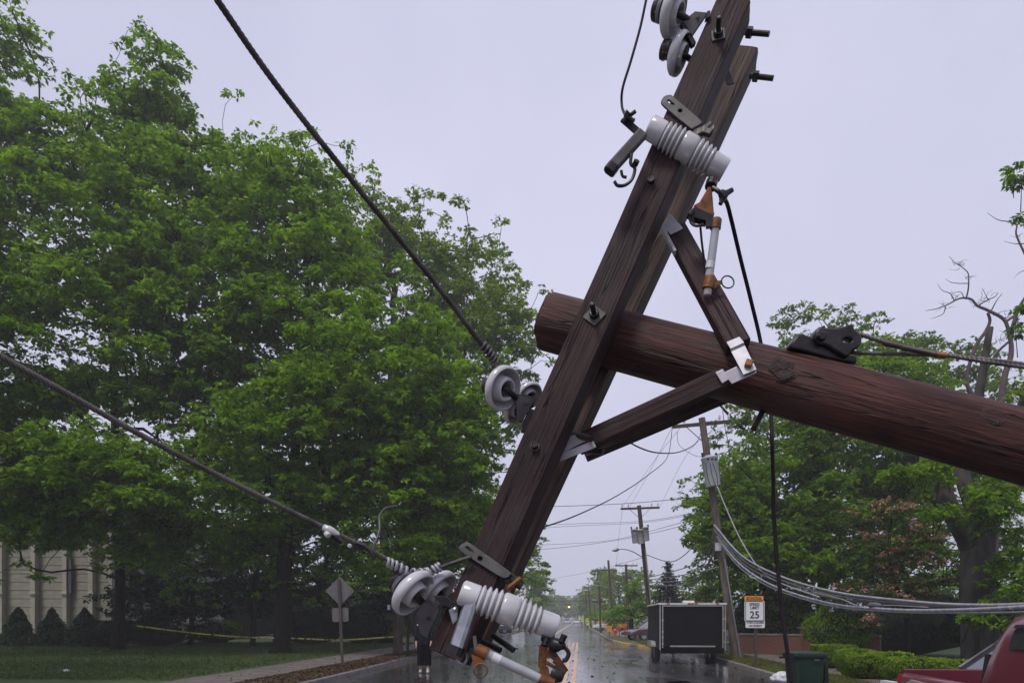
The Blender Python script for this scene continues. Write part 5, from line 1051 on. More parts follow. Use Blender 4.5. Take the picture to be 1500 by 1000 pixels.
lid = bloft([bsec(1.052, .52, .60), bsec(1.08, .50, .58), bsec(1.095, .34, .4)], 'lid', M['binp']); MB().bar(bc+Vector((.05, -.285, .97)), bc+Vector((.12, -.285, .97)), .03, .03).build('latch', M['steel'], bn_)
MB().cyl(bc+Vector((-.26, .38, .98)), bc+Vector((.26, .38, .98)), .018, 10).build('handle', M['binp'], bn_)
MB().prism([bc+Vector((.30, -.05, .98)), bc+Vector((.36, -.05, .95)), bc+Vector((.40, -.05, .35)), bc+Vector((.30, -.05, .45))], Vector((0, .3, 0))).build('hanging_flap', M['binp'], bn_, bevel=.015)
for sx in (-1, 1): wheel(bn_, bc+Vector((sx*.24, .26, .12)), Vector((1, 0, 0)), .12, .06)
M['bag'] = mat('white_plastic_bag', (0.55, 0.56, 0.60), 0.35, col2=(0.46, 0.47, 0.5), nscale=14, bump=.8, bscale=9)
def bag():
    rng = np.random.default_rng(3); c = R(5.0, 18.6, 0); mb = MB(); nu, nv = 28, 14; v = []
    for j in range(nv+1):
        for i in range(nu):
            a = 2*math.pi*i/nu; b = math.pi*j/nv; p = np.array([math.cos(a)*math.sin(b), math.sin(a)*math.sin(b), math.cos(b)])
            k = 1+.22*noise3(p*3, 1.3, 2)+.08*noise3(p*9, 1, 4); v.append((c.x+p[0]*.36*k, c.y+p[1]*.25*k, c.z+max(0.005, .15+p[2]*.16*k)))
    f = [(j*nu+i, j*nu+(i+1) % nu, (j+1)*nu+(i+1) % nu, (j+1)*nu+i) for j in range(nv) for i in range(nu)]
    o = mb.add(v, f).build('plastic_bag', M['bag'], smooth='all'); tag(o, 'crumpled white plastic bag in the gutter left of the bin', 'bag')
bag()
lit = MB().prism([G(94, 20.5, .13), G(101, 20.6, .13), G(103, 20.9, .13), G(97, 21, .13), G(92, 20.8, .13)], Z*.05).build('paper_litter', M['white'], bevel=.02); tag(lit, 'scrap of white litter on the left lawn', 'litter')

# ------------------------------------------------------------------ person walking, mostly hidden by the crossarm end
M['coat'] = mat('black_clothing', (0.004, 0.004, 0.0045), 0.9, col2=(0.007, 0.007, 0.008), nscale=20, spec=.05); M['skin'] = mat('skin', (0.42, 0.24, 0.17), 0.55); M['shoe'] = mat('grey_white_shoe', (0.38, 0.37, 0.38), 0.5); M['hair'] = mat('dark_hair', (0.015, 0.011, 0.01), 0.6); M['bluecoat'] = mat('blue_grey_jacket', (0.010, 0.012, 0.018), 0.85, spec=.1)
def person():
    dp = 22.0; b = G(621, dp); root = thing('person', 'person in dark blue top and long black trousers walking on the road', 'person', b)
    def skin(name, verts, edges, rad, m, root_i=0, parent=root, sub=2):
        me = bpy.data.meshes.new(name); me.from_pydata([tuple(Vector(v)) for v in verts], edges, []); me.materials.append(m)
        o = bpy.data.objects.new(name, me); COL.objects.link(o); o.parent = parent
        md = o.modifiers.new('skin', 'SKIN'); md.use_smooth_shade = True
        for i, r_ in enumerate(rad): me.skin_vertices[0].data[i].radius = (r_, r_) if not isinstance(r_, tuple) else r_; me.skin_vertices[0].data[i].use_root = (i == root_i)
        s = o.modifiers.new('sub', 'SUBSURF'); s.levels = sub; s.render_levels = sub; return o
    # pelvis, spine, neck, head; legs mid stride; arms
    V = [(0, 0, .93), (0, 0, 1.12), (0, 0, 1.33), (0, 0, 1.46), (0, -.01, 1.53), (0, -.02, 1.62), (0, -.02, 1.71),
         (-.09, 0, .88), (-.10, -.04, .50), (-.10, .04, .10), (-.10, -.08, .045), (.09, 0, .88), (.12, .03, .50), (.12, -.06, .10), (.13, -.18, .045),
         (-.18, 0, 1.40), (-.24, .03, 1.14), (-.22, -.08, .92), (-.215, -.11, .84), (.18, 0, 1.40), (.24, .02, 1.14), (.22, -.08, .92), (.215, -.11, .84)]
    E = [(0, 1), (1, 2), (2, 3), (3, 4), (4, 5), (5, 6), (0, 7), (7, 8), (8, 9), (9, 10), (0, 11), (11, 12), (12, 13), (13, 14), (2, 15), (15, 16), (16, 17), (17, 18), (2, 19), (19, 20), (20, 21), (21, 22)]
    rad = [(.16, .12), (.14, .10), (.17, .11), .07, .05, (.08, .1), .055, .09, .06, .045, .04, .09, .06, .045, .04, .06, .045, .035, .03, .06, .045, .035, .03]
    skin('body', V, E, rad, M['skin'])
    def shell(name, secs, m):
        mb = MB(); n = 16; v = []
        for (z, rx, ry, cx, cy) in secs:
            for k in range(n): a = 2*math.pi*k/n; v.append((b.x+cx+rx*math.cos(a), b.y+cy+ry*math.sin(a), z))
        f = [(j*n+i, j*n+(i+1) % n, (j+1)*n+(i+1) % n, (j+1)*n+i) for j in range(len(secs)-1) for i in range(n)]
        return mb.add(v, f).build(name, m, root, smooth='all')
    shell('jacket', [(.84, .20, .15, 0, 0), (.95, .20, .15, 0, 0), (1.15, .185, .14, 0, 0), (1.35, .21, .15, 0, 0), (1.44, .17, .11, 0, 0), (1.50, .075, .07, 0, 0)], M['bluecoat'])
    for sx, cx in ((-1, -.10), (1, .12)): shell('trouser_leg', [(.22, .10, .10, cx, .0 if sx < 0 else -.02), (.5, .11, .11, cx-.01*sx, -.02 if sx < 0 else .02), (.75, .125, .12, cx*.8, 0), (.95, .14, .13, cx*.55, 0)], M['coat'])
    for sx in (-1, 1): MB().tube([b+Vector((sx*.18, 0, 1.41)), b+Vector((sx*.245, .03, 1.14)), b+Vector((sx*.225, -.07, .95))], [.075, .06, .05], 10).build('sleeve', M['bluecoat'], root, smooth='all')
    for (x, y) in ((-.10, .02), (.13, -.1)): MB().tube([b+Vector((x, y+.06, .05)), b+Vector((x, y-.02, .055)), b+Vector((x, y-.12, .04)), b+Vector((x, y-.19, .035))], [.035, .05, .045, .025], 10).build('shoe', M['shoe'], root, smooth='all')
    MB().lathe(b+Vector((0, .015, 1.555)), Z, [(0, .075), (.06, .095), (.12, .098), (.17, .075), (.195, .03), (.2, .001)], 16).build('hair', M['hair'], root, smooth='all')
    # hands with five fingers each, face features
    for sx in (-1, 1):
        w = b+Vector((sx*.213, -.115, .85)); hb = MB().tube([w+Z*.02, w-Z*.03, w-Z*.08], [.02, .03, .028], 8)
        for k in range(4): f0 = w+Vector((0, -.024+.016*k, -.075)); hb.tube([f0, f0+Vector((-sx*.005, 0, -.035)), f0+Vector((-sx*.02, 0, -.065+.006*abs(k-1.5)))], [.009, .008, .006], 6)
        hb.tube([w+Vector((0, -.028, -.03)), w+Vector((-sx*.005, -.05, -.055)), w+Vector((-sx*.012, -.052, -.085))], [.011, .010, .007], 6); hb.build('hand', M['skin'], root, smooth='all')
    h = b+Vector((0, -.02, 1.64)); MB().tube([h+Vector((0, -.09, .03)), h+Vector((0, -.115, -.01)), h+Vector((0, -.095, -.02))], [.008, .014, .01], 6).build('nose', M['skin'], root, smooth='all')
    for sx in (-1, 1):
        MB().lathe(h+Vector((sx*.035, -.088, .02)), Vector((0, -1, 0)), [(0, .014), (.008, .01), (.011, .001)], 10).build('eye', M['signwhite'], root); MB().lathe(h+Vector((sx*.085, 0, 0)), Vector((sx, 0, 0)), [(0, .028), (.012, .02), (.014, .001)], 10).build('ear', M['skin'], root)
    MB().box(h+Vector((0, -.096, -.05)), .05, .012, .012).build('mouth', M['redlamp'], root)
person()

# ------------------------------------------------------------------ the fallen pole with its double crossarm
Pa, Pb = P(802, 471, 2.50), P(1500, 655, 2.06); pd = (Pb-Pa).normalized(); PR0 = .092
F0, F1 = P(652, 958, 2.12), P(1075, -4, 2.38); ax = (F1-F0).normalized()
nrm = ax.cross(pd).normalized()
if nrm.y > 0: nrm = -nrm
uu = nrm.cross(ax).normalized()
if uu.x < 0: uu = -uu
AW, AT = .112, .092
fp = thing('fallen_utility_pole', 'fallen reddish wooden utility pole with double crossarm hanging across the street', 'utility pole', Pa + pd*((Pa.z-.12)/-pd.z))
def wood_beam(name, c0, c1, w, t, m, parent, seed, xdir, secs=46, round_=.008, rough=.0016):
    """weathered sawn timber: rounded rectangle swept with small irregularities, grain along local Z"""
    d = (c1-c0); L = d.length; d.normalize(); x = (xdir-d*xdir.dot(d)).normalized(); y = d.cross(x)
    fr = Matrix((x.to_4d(), y.to_4d(), d.to_4d(), Vector((0, 0, 0, 1)))).transposed(); fr.translation = c0
    for i in range(3): fr[3][i] = 0
    prof = []
    for cx, cy, a0 in ((w/2-round_, t/2-round_, 0), (-w/2+round_, t/2-round_, 90), (-w/2+round_, -t/2+round_, 180), (w/2-round_, -t/2+round_, 270)):
        for k in range(4): a = math.radians(a0+k*30); prof.append((cx+round_*math.cos(a), cy+round_*math.sin(a)))
        q = a0
        for k in (1, 2, 3, 4):
            nx = {0: (w/2-round_)-(w-2*round_)*k/5, 180: -(w/2-round_)+(w-2*round_)*k/5}.get(a0); ny = {90: (t/2-round_)-(t-2*round_)*k/5, 270: -(t/2-round_)+(t-2*round_)*k/5}.get(a0)
            if a0 == 0: prof.append((nx, t/2))
            elif a0 == 90: prof.append((-w/2, ny))
            elif a0 == 180: prof.append((nx, -t/2))
            else: prof.append((w/2, ny))
    pr = np.array(prof); n = len(pr); rng = np.random.default_rng(seed); V = []
    groove = rng.normal(0, 1, n)
    for j in range(secs+1):
        z = L*j/secs; q = np.stack([pr[:, 0], pr[:, 1], np.full(n, z)], 1); k = rough*(groove*.5 + 1.6*noise3(q*np.array([30, 30, 3.5]), 1, seed)); rr = np.linalg.norm(pr, axis=1)
        V += [(a*(1+kk/r_), b_*(1+kk/r_), z) for (a, b_), kk, r_ in zip(prof, k, rr)]
    f = [(j*n+i, j*n+(i+1) % n, (j+1)*n+(i+1) % n, (j+1)*n+i) for j in range(secs) for i in range(n)] + [tuple(range(n))[::-1], tuple(range(secs*n, (secs+1)*n))]
    return MB().add(V, f).build(name, m, parent, smooth=40, frame=fr)
# pole shaft
L_ = (Pa.z-.12)/-pd.z; xx, yy_, _ = frame_of(pd); fr = Matrix((xx.to_4d(), yy_.to_4d(), pd.to_4d(), Vector((0, 0, 0, 1)))).transposed(); fr.translation = Pa
for i in range(3): fr[3][i] = 0
V = []; n = 48; secs = 120
for j in range(secs+1):
    z = L_*(j/secs)**1.4; r_ = PR0*(1+.055*z); a = np.linspace(0, 2*np.pi, n, endpoint=False); q = np.stack([np.cos(a)*r_, np.sin(a)*r_, np.full(n, z)], 1)
    k = .0028*noise3(q*np.array([26, 26, 2.2]), 1, 3)+.003*noise3(q*np.array([9, 9, 3]), 1, 5); V += [(x*(1+kk/r_), y*(1+kk/r_), zz) for (x, y, zz), kk in zip(q, k)]
f = [(j*n+i, j*n+(i+1) % n, (j+1)*n+(i+1) % n, (j+1)*n+i) for j in range(secs) for i in range(n)] + [tuple(range(n))[::-1], tuple(range(secs*n, (secs+1)*n))]
V0 = np.array(V); rngp = np.random.default_rng(2); V0[:n, 2] += rngp.uniform(-.008, .006, n); V0[:n, :2] *= .985; V = [tuple(v) for v in V0]
shaft = MB().add(V, f).build('shaft', M['pole'], fp, smooth=40, frame=fr)
def pole_surf(px, py, lift=0.0):
    """where the ray through a pixel meets the shaft's front side"""
    d = Vector(((px-750)/F, 1.0, -(py-HY)/F)).normalized(); o = Vector((0, 0, H)); best = None
    for t in np.linspace(1.2, 4.0, 1400):
        p = o+d*t; z = (p-Pa).dot(pd); rad = (p-Pa-pd*z).length
        if rad <= PR0*(1+.055*z): return p, (p-Pa-pd*z).normalized()
    t = (Pa-o).dot(nrm)/d.dot(nrm); return o+d*t, nrm
for (x, y, rx, ry) in ((1147, 541, .036, .028), (1455, 609, .032, .021), (1300, 640, .02, .012)):
    p, nn = pole_surf(x, y); a = pd; b_ = nn.cross(pd).normalized(); mb = MB(); v = []; N = 22
    for (k, h) in ((1.3, -.007), (1.0, .0015), (.82, .0035), (.6, .0015), (.3, .0025), (.01, .001)):
        for i in range(N): t = 2*math.pi*i/N; w_ = k*(1+.13*math.sin(2*t+x)+.10*math.sin(5*t+y+k*2)); v.append(p+a*(rx*w_*math.cos(t)*1.15)+b_*(ry*w_*math.sin(t))+nn*(h+.0015*math.sin(3*t+x*k)))
    mb.add(v, [(j*N+i, j*N+(i+1) % N, (j+1)*N+(i+1) % N, (j+1)*N+i) for j in range(5) for i in range(N)]).build('knot', M['knot'], shaft, smooth='all')
front = wood_beam('crossarm', F0-nrm*AT/2, F1-nrm*AT/2, AW, AT, M['arm'], fp, 5, uu)
GAP = AT+2*PR0-.022
B0 = onplane(684, 930, F0-nrm*GAP, nrm); B1 = onplane(1088, 66, F0-nrm*GAP, nrm)
back = wood_beam('crossarm', B0-nrm*AT/2, B1-nrm*AT/2, AW, AT, M['arm_grey'], fp, 6, uu); back['label'] = 'weathered rear crossarm with pale raised grain'
# braces
p1, _n1 = pole_surf(1090, 525)
def beam_px(name, a, b, w, t, m, parent, seed): return wood_beam(name, P(*a), P(*b), w, t, m, parent, seed, uu, 14, .005, .0008)
br_u = beam_px('brace', (988, 338, 2.43), (1081, 508, 2.20), .070, .042, M['brace'], fp, 11)
br_l = beam_px('brace', (846, 652, 2.33), (1062, 553, 2.19), .058, .042, M['brace'], fp, 12)
br_b = beam_px('brace', (856, 664, 2.50), (1068, 574, 2.44), .052, .042, M['brace'], fp, 13)
def beam_face(a, b, t, lift=.003):
    d = (P(*b)-P(*a)).normalized(); x = (uu-d*uu.dot(d)).normalized(); y = d.cross(x)
    if y.y > 0: y = -y
    return P(*b)+y*(t/2+lift), y
def plate_on(pts, plane, t, name, m, parent, lift=0.0, bevel=.0012):
    q = [onplane(x, y, plane[0], plane[1], lift) for x, y in pts]; return MB().prism(q, plane[1]*t).build(name, m, parent, bevel=bevel)
def plate3(pts, depths, t, name, m, parent, bevel=.0012):
    """metal plate through pixel corners at given depths, with real thickness away from the viewer"""
    q = [P(x, y, d) for (x, y), d in zip(pts, depths)]; nn = (q[1]-q[0]).cross(q[2]-q[0]).normalized()
    if nn.y < 0: nn = -nn
    return MB().prism(q, nn*t).build(name, m, parent, bevel=bevel)
# folded end plates on the braces
fu = beam_face((988, 338, 2.43), (1081, 508, 2.20), .042); fl = beam_face((846, 652, 2.33), (1062, 553, 2.19), .042)
plate_on([(970, 330), (982, 314), (996, 331), (977, 342)], fu, .004, 'end_plate', M['galv'], br_u)
plate_on([(977, 341), (995, 331), (1000, 338), (982, 347)], fu, .004, 'end_plate', M['galv'], br_u, .006)
plate_on([(967, 333), (971, 331), (991, 369), (987, 371)], fu, .02, 'end_flange', M['galv'], br_u, -.012)
plate_on([(1064, 502), (1083, 494), (1090, 503), (1070, 512)], fu, .004, 'end_plate', M['galv'], br_u)
plate_on([(1070, 512), (1090, 503), (1091, 507), (1071, 516)], fu, .004, 'end_fold', M['steel'], br_u, -.0025)
plate_on([(1071, 516), (1091, 507), (1108, 542), (1089, 550)], fu, .004, 'end_plate', M['galv'], br_u)
plate_on([(1048, 546), (1059, 541), (1068, 556), (1058, 562)], fl, .004, 'end_plate', M['galv'], br_l, .001)
plate_on([(1059, 546), (1080, 536), (1090, 551), (1109, 543), (1106, 547), (1072, 562)], fl, .003, 'end_plate', M['galv'], br_l, -.003)
plate_on([(813, 680), (820, 667), (866, 648), (871, 658)], fl, .004, 'end_plate', M['galv'], br_l, .012)
plate_on([(866, 648), (870, 646), (875, 656), (871, 658)], fl, .008, 'end_fold', M['galv'], br_l, .012)
plate_on([(819, 666), (832, 640), (850, 636), (863, 645)], fl, .004, 'end_flange', M['galv'], br_l, .006)
def bolt(px, py, plane_pt, plane_n, ln, r_, parent, wsize=.0, wrot=0, wround=False, m='iron', tip=True):
    p = onplane(px, py, plane_pt, plane_n, .001)
    x, y = uu, ax
    if wsize:
        if wround: wmb = MB().lathe(p, plane_n, [(0, wsize/2), (.005, wsize/2), (.006, wsize*.3), (.004, .001)], 20)
        else:
            c, s = math.cos(wrot)*wsize/2, math.sin(wrot)*wsize/2; wmb = MB().prism([p+x*c+y*s, p-x*s+y*c, p-x*c-y*s, p+x*s-y*c], plane_n*.005)
        wmb.build('washer', M['steel'], parent, bevel=.001)
    MB().lathe(p+plane_n*.004, plane_n, [(0, r_*1.9), (.014, r_*1.9), (.016, r_*1.5), (.016, r_), (ln, r_), (ln+.003, r_*.6), (ln+.003, .001)], 6 if not tip else 12).build('bolt', M[m], parent, smooth=30)
bolt(871, 463, F0, nrm, .055, .008, fp, .072, math.radians(24)); bolt(1052, 53, F0, nrm, .055, .008, fp, .058, math.radians(-20))
bolt(954, 269, F0, nrm, .012, .006, fp, .026, 0, True); bolt(784, 655, F0, nrm, .012, .006, fp, .028, 0, True)
p, nn = pole_surf(1095, 537); pp = onplane(1096, 537, fu[0], fu[1], .012); MB().box(pp, .020, .016, .020, uu, fu[1], ax).build('bolt_head', M['rust'], br_u, bevel=.002)
for (a, b) in (((1088, 47, 2.50), (1127, 50, 2.47)), ((1098, 111, 2.60), (1133, 115, 2.58))):
    A_, B_ = P(*a), P(*b); MB().cyl(A_, B_, .0095, 10).lathe(A_.lerp(B_, .15), B_-A_, [(0, .017), (.018, .017)], 6, True).build('bolt', M['iron'], fp, smooth=30)
for (a, b) in (((838, 634, 2.33), (866, 643, 2.24)), ((848, 658, 2.40), (884, 661, 2.33)), ((1117, 603, 2.28), (1104, 628, 2.24)), ((835, 930, 0), (0, 0, 0)), ((722, 930, 2.26), (753, 952, 2.22)), ((705, 938, 2.25), (733, 952, 2.21))):
    if a[2]: MB().cyl(P(*a), P(*b), .0095, 10).build('bolt', M['iron'], fp, smooth=30)
plate3([(1060, 108), (1068, 103), (1076, 122), (1066, 124)], [2.48]*4, .006, 'washer', M['steel'], fp)
# guy wire hook on top of the pole
gk = thing('guy_hook', 'black iron guy hook with thimble eye on top of the fallen pole', 'hook', P(1210, 525, 2.24), None)
def zpx(pts, ox, oy, sc__): return [(ox+x/sc__, oy+y/sc__) for x, y in pts]
def curve_plate(name, loops, d, t, m, parent, bev=.003, plane=None):
    cu = bpy.data.curves.new('c', 'CURVE'); cu.dimensions = '2D'; cu.fill_mode = 'BOTH'; cu.extrude = t/2; cu.bevel_depth = bev; cu.bevel_resolution = 2
    for lp_ in loops:
        s = cu.splines.new('POLY'); s.points.add(len(lp_)-1); s.use_cyclic_u = True
        for i, (x, y) in enumerate(lp_):
            if plane is None: s.points[i].co = ((x-750)/F*d, -(y-HY)/F*d, 0, 1)
            else:
                if i == 0 and lp_ is loops[0]: po = onplane(x, y, *plane); ey = (Z-plane[1]*plane[1].z).normalized(); ex = ey.cross(plane[1])
                q = onplane(x, y, *plane)-po; s.points[i].co = (q.dot(ex), q.dot(ey), 0, 1)
    o = bpy.data.objects.new('c', cu); COL.objects.link(o); bpy.context.view_layer.update(); me = bpy.data.meshes.new_from_object(o.evaluated_get(bpy.context.evaluated_depsgraph_get())); bpy.data.objects.remove(o)
    me.name = name; me.materials.clear(); me.materials.append(m); ob = bpy.data.objects.new(name, me); COL.objects.link(ob); ob.parent = parent
    ob.matrix_basis = Matrix.Translation(Vector((0, d, H))-OFF[parent.name]) @ Matrix.Rotation(math.radians(90), 4, 'X'); OFF[ob.name] = OFF[parent.name]
    if plane is not None:
        fr_ = Matrix((ex.to_4d(), ey.to_4d(), plane[1].to_4d(), Vector((0, 0, 0, 1)))).transposed()
        for i in range(3): fr_[3][i] = 0
        fr_.translation = po-OFF[parent.name]; ob.matrix_basis = fr_
    return ob
dg_ = 2.22
def sm2(pts, n=4):
    q = [Vector((x, y, 0)) for x, y in pts]; q2 = spline(q+[q[0]], n)[:-1]; return [(v.x, v.y) for v in q2]
curve_plate('base', [zpx([(140, 395), (165, 350), (225, 265), (280, 262), (370, 300), (395, 320), (430, 250), (480, 190), (560, 150), (640, 300), (660, 390), (740, 480), (860, 545), (980, 568), (978, 600), (860, 592), (620, 540), (380, 465)], 1140, 470, 9.375)], dg_, .06, M['iron'], gk, .006)
curve_plate('shackle', [sm2(zpx([(500, 250), (520, 180), (590, 145), (760, 152), (880, 125), (975, 97), (995, 150), (1070, 215), (1092, 290), (1060, 360), (960, 420), (930, 478), (885, 480), (760, 400), (640, 330), (560, 320)], 1140, 470, 9.375), 3), zpx([(920+92*math.cos(a), 290+58*math.sin(a)) for a in np.linspace(0, 2*math.pi, 25)[:-1]], 1140, 470, 9.375)], dg_-.035, .02, M['iron'], gk, .006)
MB().lathe(P(1202, 494, dg_-.055), Vector((0, -1, 0)), [(0, .014), (.014, .014), (.017, .011), (.017, .001)], 6).build('bolt', M['iron'], gk); MB().torus(P(1238, 501, dg_-.035), Vector((.1, -1, .05)), .0215, .006, 24, 8).build('thimble', M['iron'], gk, smooth=True)
# conductors near the camera
def strand(name, label, pts, r_, m, seg=40, lobes=6, twist=90, cat='wire'):
    q = spline([P(*p) for p in pts], seg); o = MB().tube(q, r_, 18, True, lobes, twist, .16).build(name, m, None, smooth=60); return tag(o, label, cat)
strand('conductor_wire', 'thick dark stranded wire running from the top edge to the mid insulator', [(-150, -620, 1.1), (100, -300, 1.38), (290, -40, 1.62), (400, 118, 1.76), (520, 270, 1.92), (640, 418, 2.08), (700, 497, 2.16), (726, 530, 2.20)], .0079, M['strand'])
strand('conductor_wire', 'stranded wire running from the left edge to the lower insulator', [(-600, 200, 1.0), (-300, 355, 1.26), (-60, 488, 1.50), (80, 566, 1.62), (240, 655, 1.78), (400, 736, 1.94), (478, 774, 2.02), (545, 807, 2.08), (590, 832, 2.12)], .0073, M['strand_grey'])
strand('guy_wire', 'guy strand from the hook running to the right edge', [(1252, 487, 2.2), (1310, 505, 2.15), (1370, 518, 2.1), (1440, 526, 2.04), (1560, 540, 1.95), (1900, 575, 1.7), (2600, 640, 1.3)], .0062, M['strand_grey'])
strand('guy_wire', 'lower leg of the guy strand joining the upper one', [(1244, 516, 2.2), (1300, 518, 2.16), (1350, 519, 2.12), (1385, 520, 2.09), (1440, 529, 2.035), (1560, 545, 1.945), (1900, 580, 1.695), (2600, 645, 1.295)], .0058, M['strand_grey'])
gg = MB().tube(spline([P(1294, 501, 2.15), P(1330, 510, 2.12), P(1372, 519, 2.08)], 8), .0085, 10).build('guy_grip', M['strand']); tag(gg, 'wrapped grip where the two guy strands join', 'grip')
MB().tube(spline([P(1372, 519, 2.08), P(1386, 520.5, 2.07)], 4), .0088, 10).build('colour_mark', M['rust'], gg)
def cable(name, label, pts, r_, m, cat='cable', seg=10): return tag(MB().tube(spline([P(*p) for p in pts], seg), r_, 10).build(name, m, None, smooth='all'), label, cat)
cable('jumper_wire', 'thin dark jumper wire curving down from the top insulator to the upper cutout', [(972, -22, 2.36), (957, -28, 2.36), (949, -10, 2.36), (938, 40, 2.36), (924, 90, 2.36), (912, 130, 2.37), (911, 155, 2.38), (916, 170, 2.28)], .0042, M['cable_purple'])
cable('hanging_cable', 'dark cable hanging from the upper cutout behind the pole to the road', [(1056, 292, 2.262), (1064, 296, 2.29), (1072, 325, 2.36), (1085, 380, 2.45), (1100, 440, 2.52), (1115, 505, 2.56), (1128, 590, 2.50), (1132, 680, 2.42), (1134, 760, 2.38), (1141, 850, 2.35), (1150, 930, 2.33), (1161, 1010, 2.32), (1178, 1200, 2.3), (1200, 1640, 2.28)], .0066, M['cable_purple'])
cable('broken_wire', 'short bent broken wire standing up from the left conductor', [(582, 741, 2.18), (574, 742, 2.165), (564, 745, 2.15), (556, 756, 2.13), (556, 775, 2.11), (551, 792, 2.09), (546, 806, 2.08)], .0034, M['strand_grey'], 'wire')
cable('tie_wire', 'grey tail wire from the lower insulators up to the crossarm edge', [(632, 838, 2.16), (650, 829, 2.16), (672, 821, 2.15), (690, 815, 2.14)], .0055, M['strand_grey'], 'wire')
cl = thing('wire_clamp', 'bright clamp on the left conductor with dangling black tails', 'clamp', P(485, 778, 2.02))
MB().tube(spline([P(474, 772, 2.015), P(482, 776, 2.015), P(492, 782, 2.02), P(496, 784, 2.03)], 4), [.010]*3+[.012]*4+[.010]*3+[.007, .006, .005], 12).build('sleeve', M['porc'], cl, smooth=True); MB().lathe(P(478, 781, 2.0), Vector((.6, -.6, -.5)), [(0, .001), (0, .008), (.009, .009), (.014, .006), (.014, .001)], 14).build('nut', M['porc'], cl, smooth=True)
MB().tube(spline([P(482, 779, 2.02), P(493, 787, 2.02), P(502, 795, 2.02)], 4), [.011]*5+[.009, .008, .007, .005], 8).build('tail', M['iron'], cl); MB().lathe(P(512, 799, 2.02), Vector((.3, -1, 0)), [(0, .006), (.004, .006), (.006, .001)], 10).build('drop', M['porc'], cl)
MB().tube(spline([P(522, 795, 2.05), P(533, 799, 2.05), P(542, 806, 2.05), P(546, 814, 2.05), P(545.5, 820, 2.05)], 5), .0065, 8).build('tail', M['iron'], cl)

# pin insulators
BELL = [(0, .001), (0, .024), (.004, .031), (.016, .033), (.021, .029), (.028, .027), (.033, .033), (.040, .044), (.048, .058), (.057, .066), (.068, .0675), (.077, .064), (.0785, .060), (.074, .0575), (.062, .055), (.050, .050), (.042, .044), (.042, .040), (.055, .0375), (.080, .035), (.086, .032), (.086, .027), (.080, .024), (.045, .022), (.03, .001)]
def pin_insulator(label, rim_px, rim_d, o_dir, s=1.0, pin_to=None, pin_r=.010, ties=True):
    o_dir = Vector(o_dir).normalized(); c = P(rim_px[0], rim_px[1], rim_d)-o_dir*(.078*s); root = thing('pin_insulator', label, 'insulator', c, 'pin insulators on the fallen crossarm')
    k = 9; MB().lathe(c, o_dir, [(t*s, r_*s) for t, r_ in BELL[7:]], 40).build('bell', M['porc'], root, smooth=50)
    MB().lathe(c, o_dir, [(t*s, r_*s) for t, r_ in BELL[:8]], 32).build('cap', M['cap'], root, smooth=50)
    if ties:
        for t in (.0225, .0275): MB().torus(c+o_dir*(t*s), o_dir, .031*s, .0028*s, 30, 7).build('tie_ring', M['tele'], root, smooth=True)
    if pin_to is not None: MB().tube(spline([c+o_dir*(.035*s), c+o_dir*(.075*s), P(*pin_to)], 6), pin_r*s, 10).build('pin', M['iron'], root, smooth=True)
    return root
pin_insulator('round grey pin insulator facing the camera midway on the crossarm, holding the thick wire', (741, 570), 2.20, (.66, -.55, -.37), 1.0, (756, 583, 2.235))
pin_insulator('dark pin insulator half hidden under the mid bracket', (757, 600), 2.30, (.75, -.45, -.4), .70, (775, 605, 2.3), ties=False)
pin_insulator('smaller pin insulator peeking out behind the mid bracket', (777, 581), 2.33, (.45, -.55, -.6), .68, (778, 596, 2.32), ties=False)
pin_insulator('large leaning pin insulator at the lower left end, tied to the left conductor', (610, 872), 2.12, (.72, -.30, -.60), 1.12, (620, 884, 2.145))
pin_insulator('second pin insulator tucked behind the lower left one', (645, 868), 2.22, (.70, -.30, -.62), 1.05, (655, 890, 2.2))
pin_insulator('topmost pin insulator cut by the top edge', (993, 20), 2.36, (.80, -.30, -.42), 1.08, (1016, 35, 2.39))
pin_insulator('pin insulator second from the top with rounded knob', (1000, 80), 2.40, (.82, -.24, -.42), .95, (1016, 90, 2.42), ties=False)
kb = None
def bracket(label, pts, ds_, t=.012):
    r_ = thing('insulator_bracket', label, 'bracket', P(pts[0][0], pts[0][1], ds_[0]), 'steel brackets carrying the insulators'); plate3(pts, ds_, t, 'plate', M['steel'], r_, .003)
    c = P(sum(p[0] for p in pts)/len(pts), sum(p[1] for p in pts)/len(pts), sum(ds_)/len(ds_)); MB().lathe(c+Vector((.01, -.004, .004)), Vector((0, -1, 0)), [(0, .006), (.003, .006), (.004, .001)], 10).build('rivet', M['iron'], r_)
    return r_
b1 = bracket('pale steel bracket holding the mid insulators', [(754, 585), (757, 577), (767, 576), (786, 583), (776, 597), (765, 619), (760, 617)], [2.23, 2.23, 2.235, 2.26, 2.26, 2.25, 2.24]); plate3([(765, 619), (776, 597), (783, 600), (770, 632), (763, 632)], [2.262]*5, .02, 'flange', M['iron'], b1)
b2 = bracket('grey steel bracket holding the top insulators', [(1000, 31), (1018, 16), (1038, 18), (1014, 53)], [2.37]*4); plate3([(997, 33), (1001, 31), (1015, 53), (1020, 62), (1014, 66)], [2.375]*5, .02, 'flange', M['iron'], b2); plate3([(1036, 16), (1041, 15), (1040, 24), (1034, 27)], [2.372]*4, .02, 'lip', M['steel'], b2)
b3 = bracket('dark steel bracket holding the lower insulators', [(609, 899), (619, 879), (645, 892), (625, 935), (616, 928)], [2.13]*5); plate3([(634, 872), (650, 872), (676, 886), (672, 894), (648, 886)], [2.115]*5, .03, 'arm', M['iron'], b3)
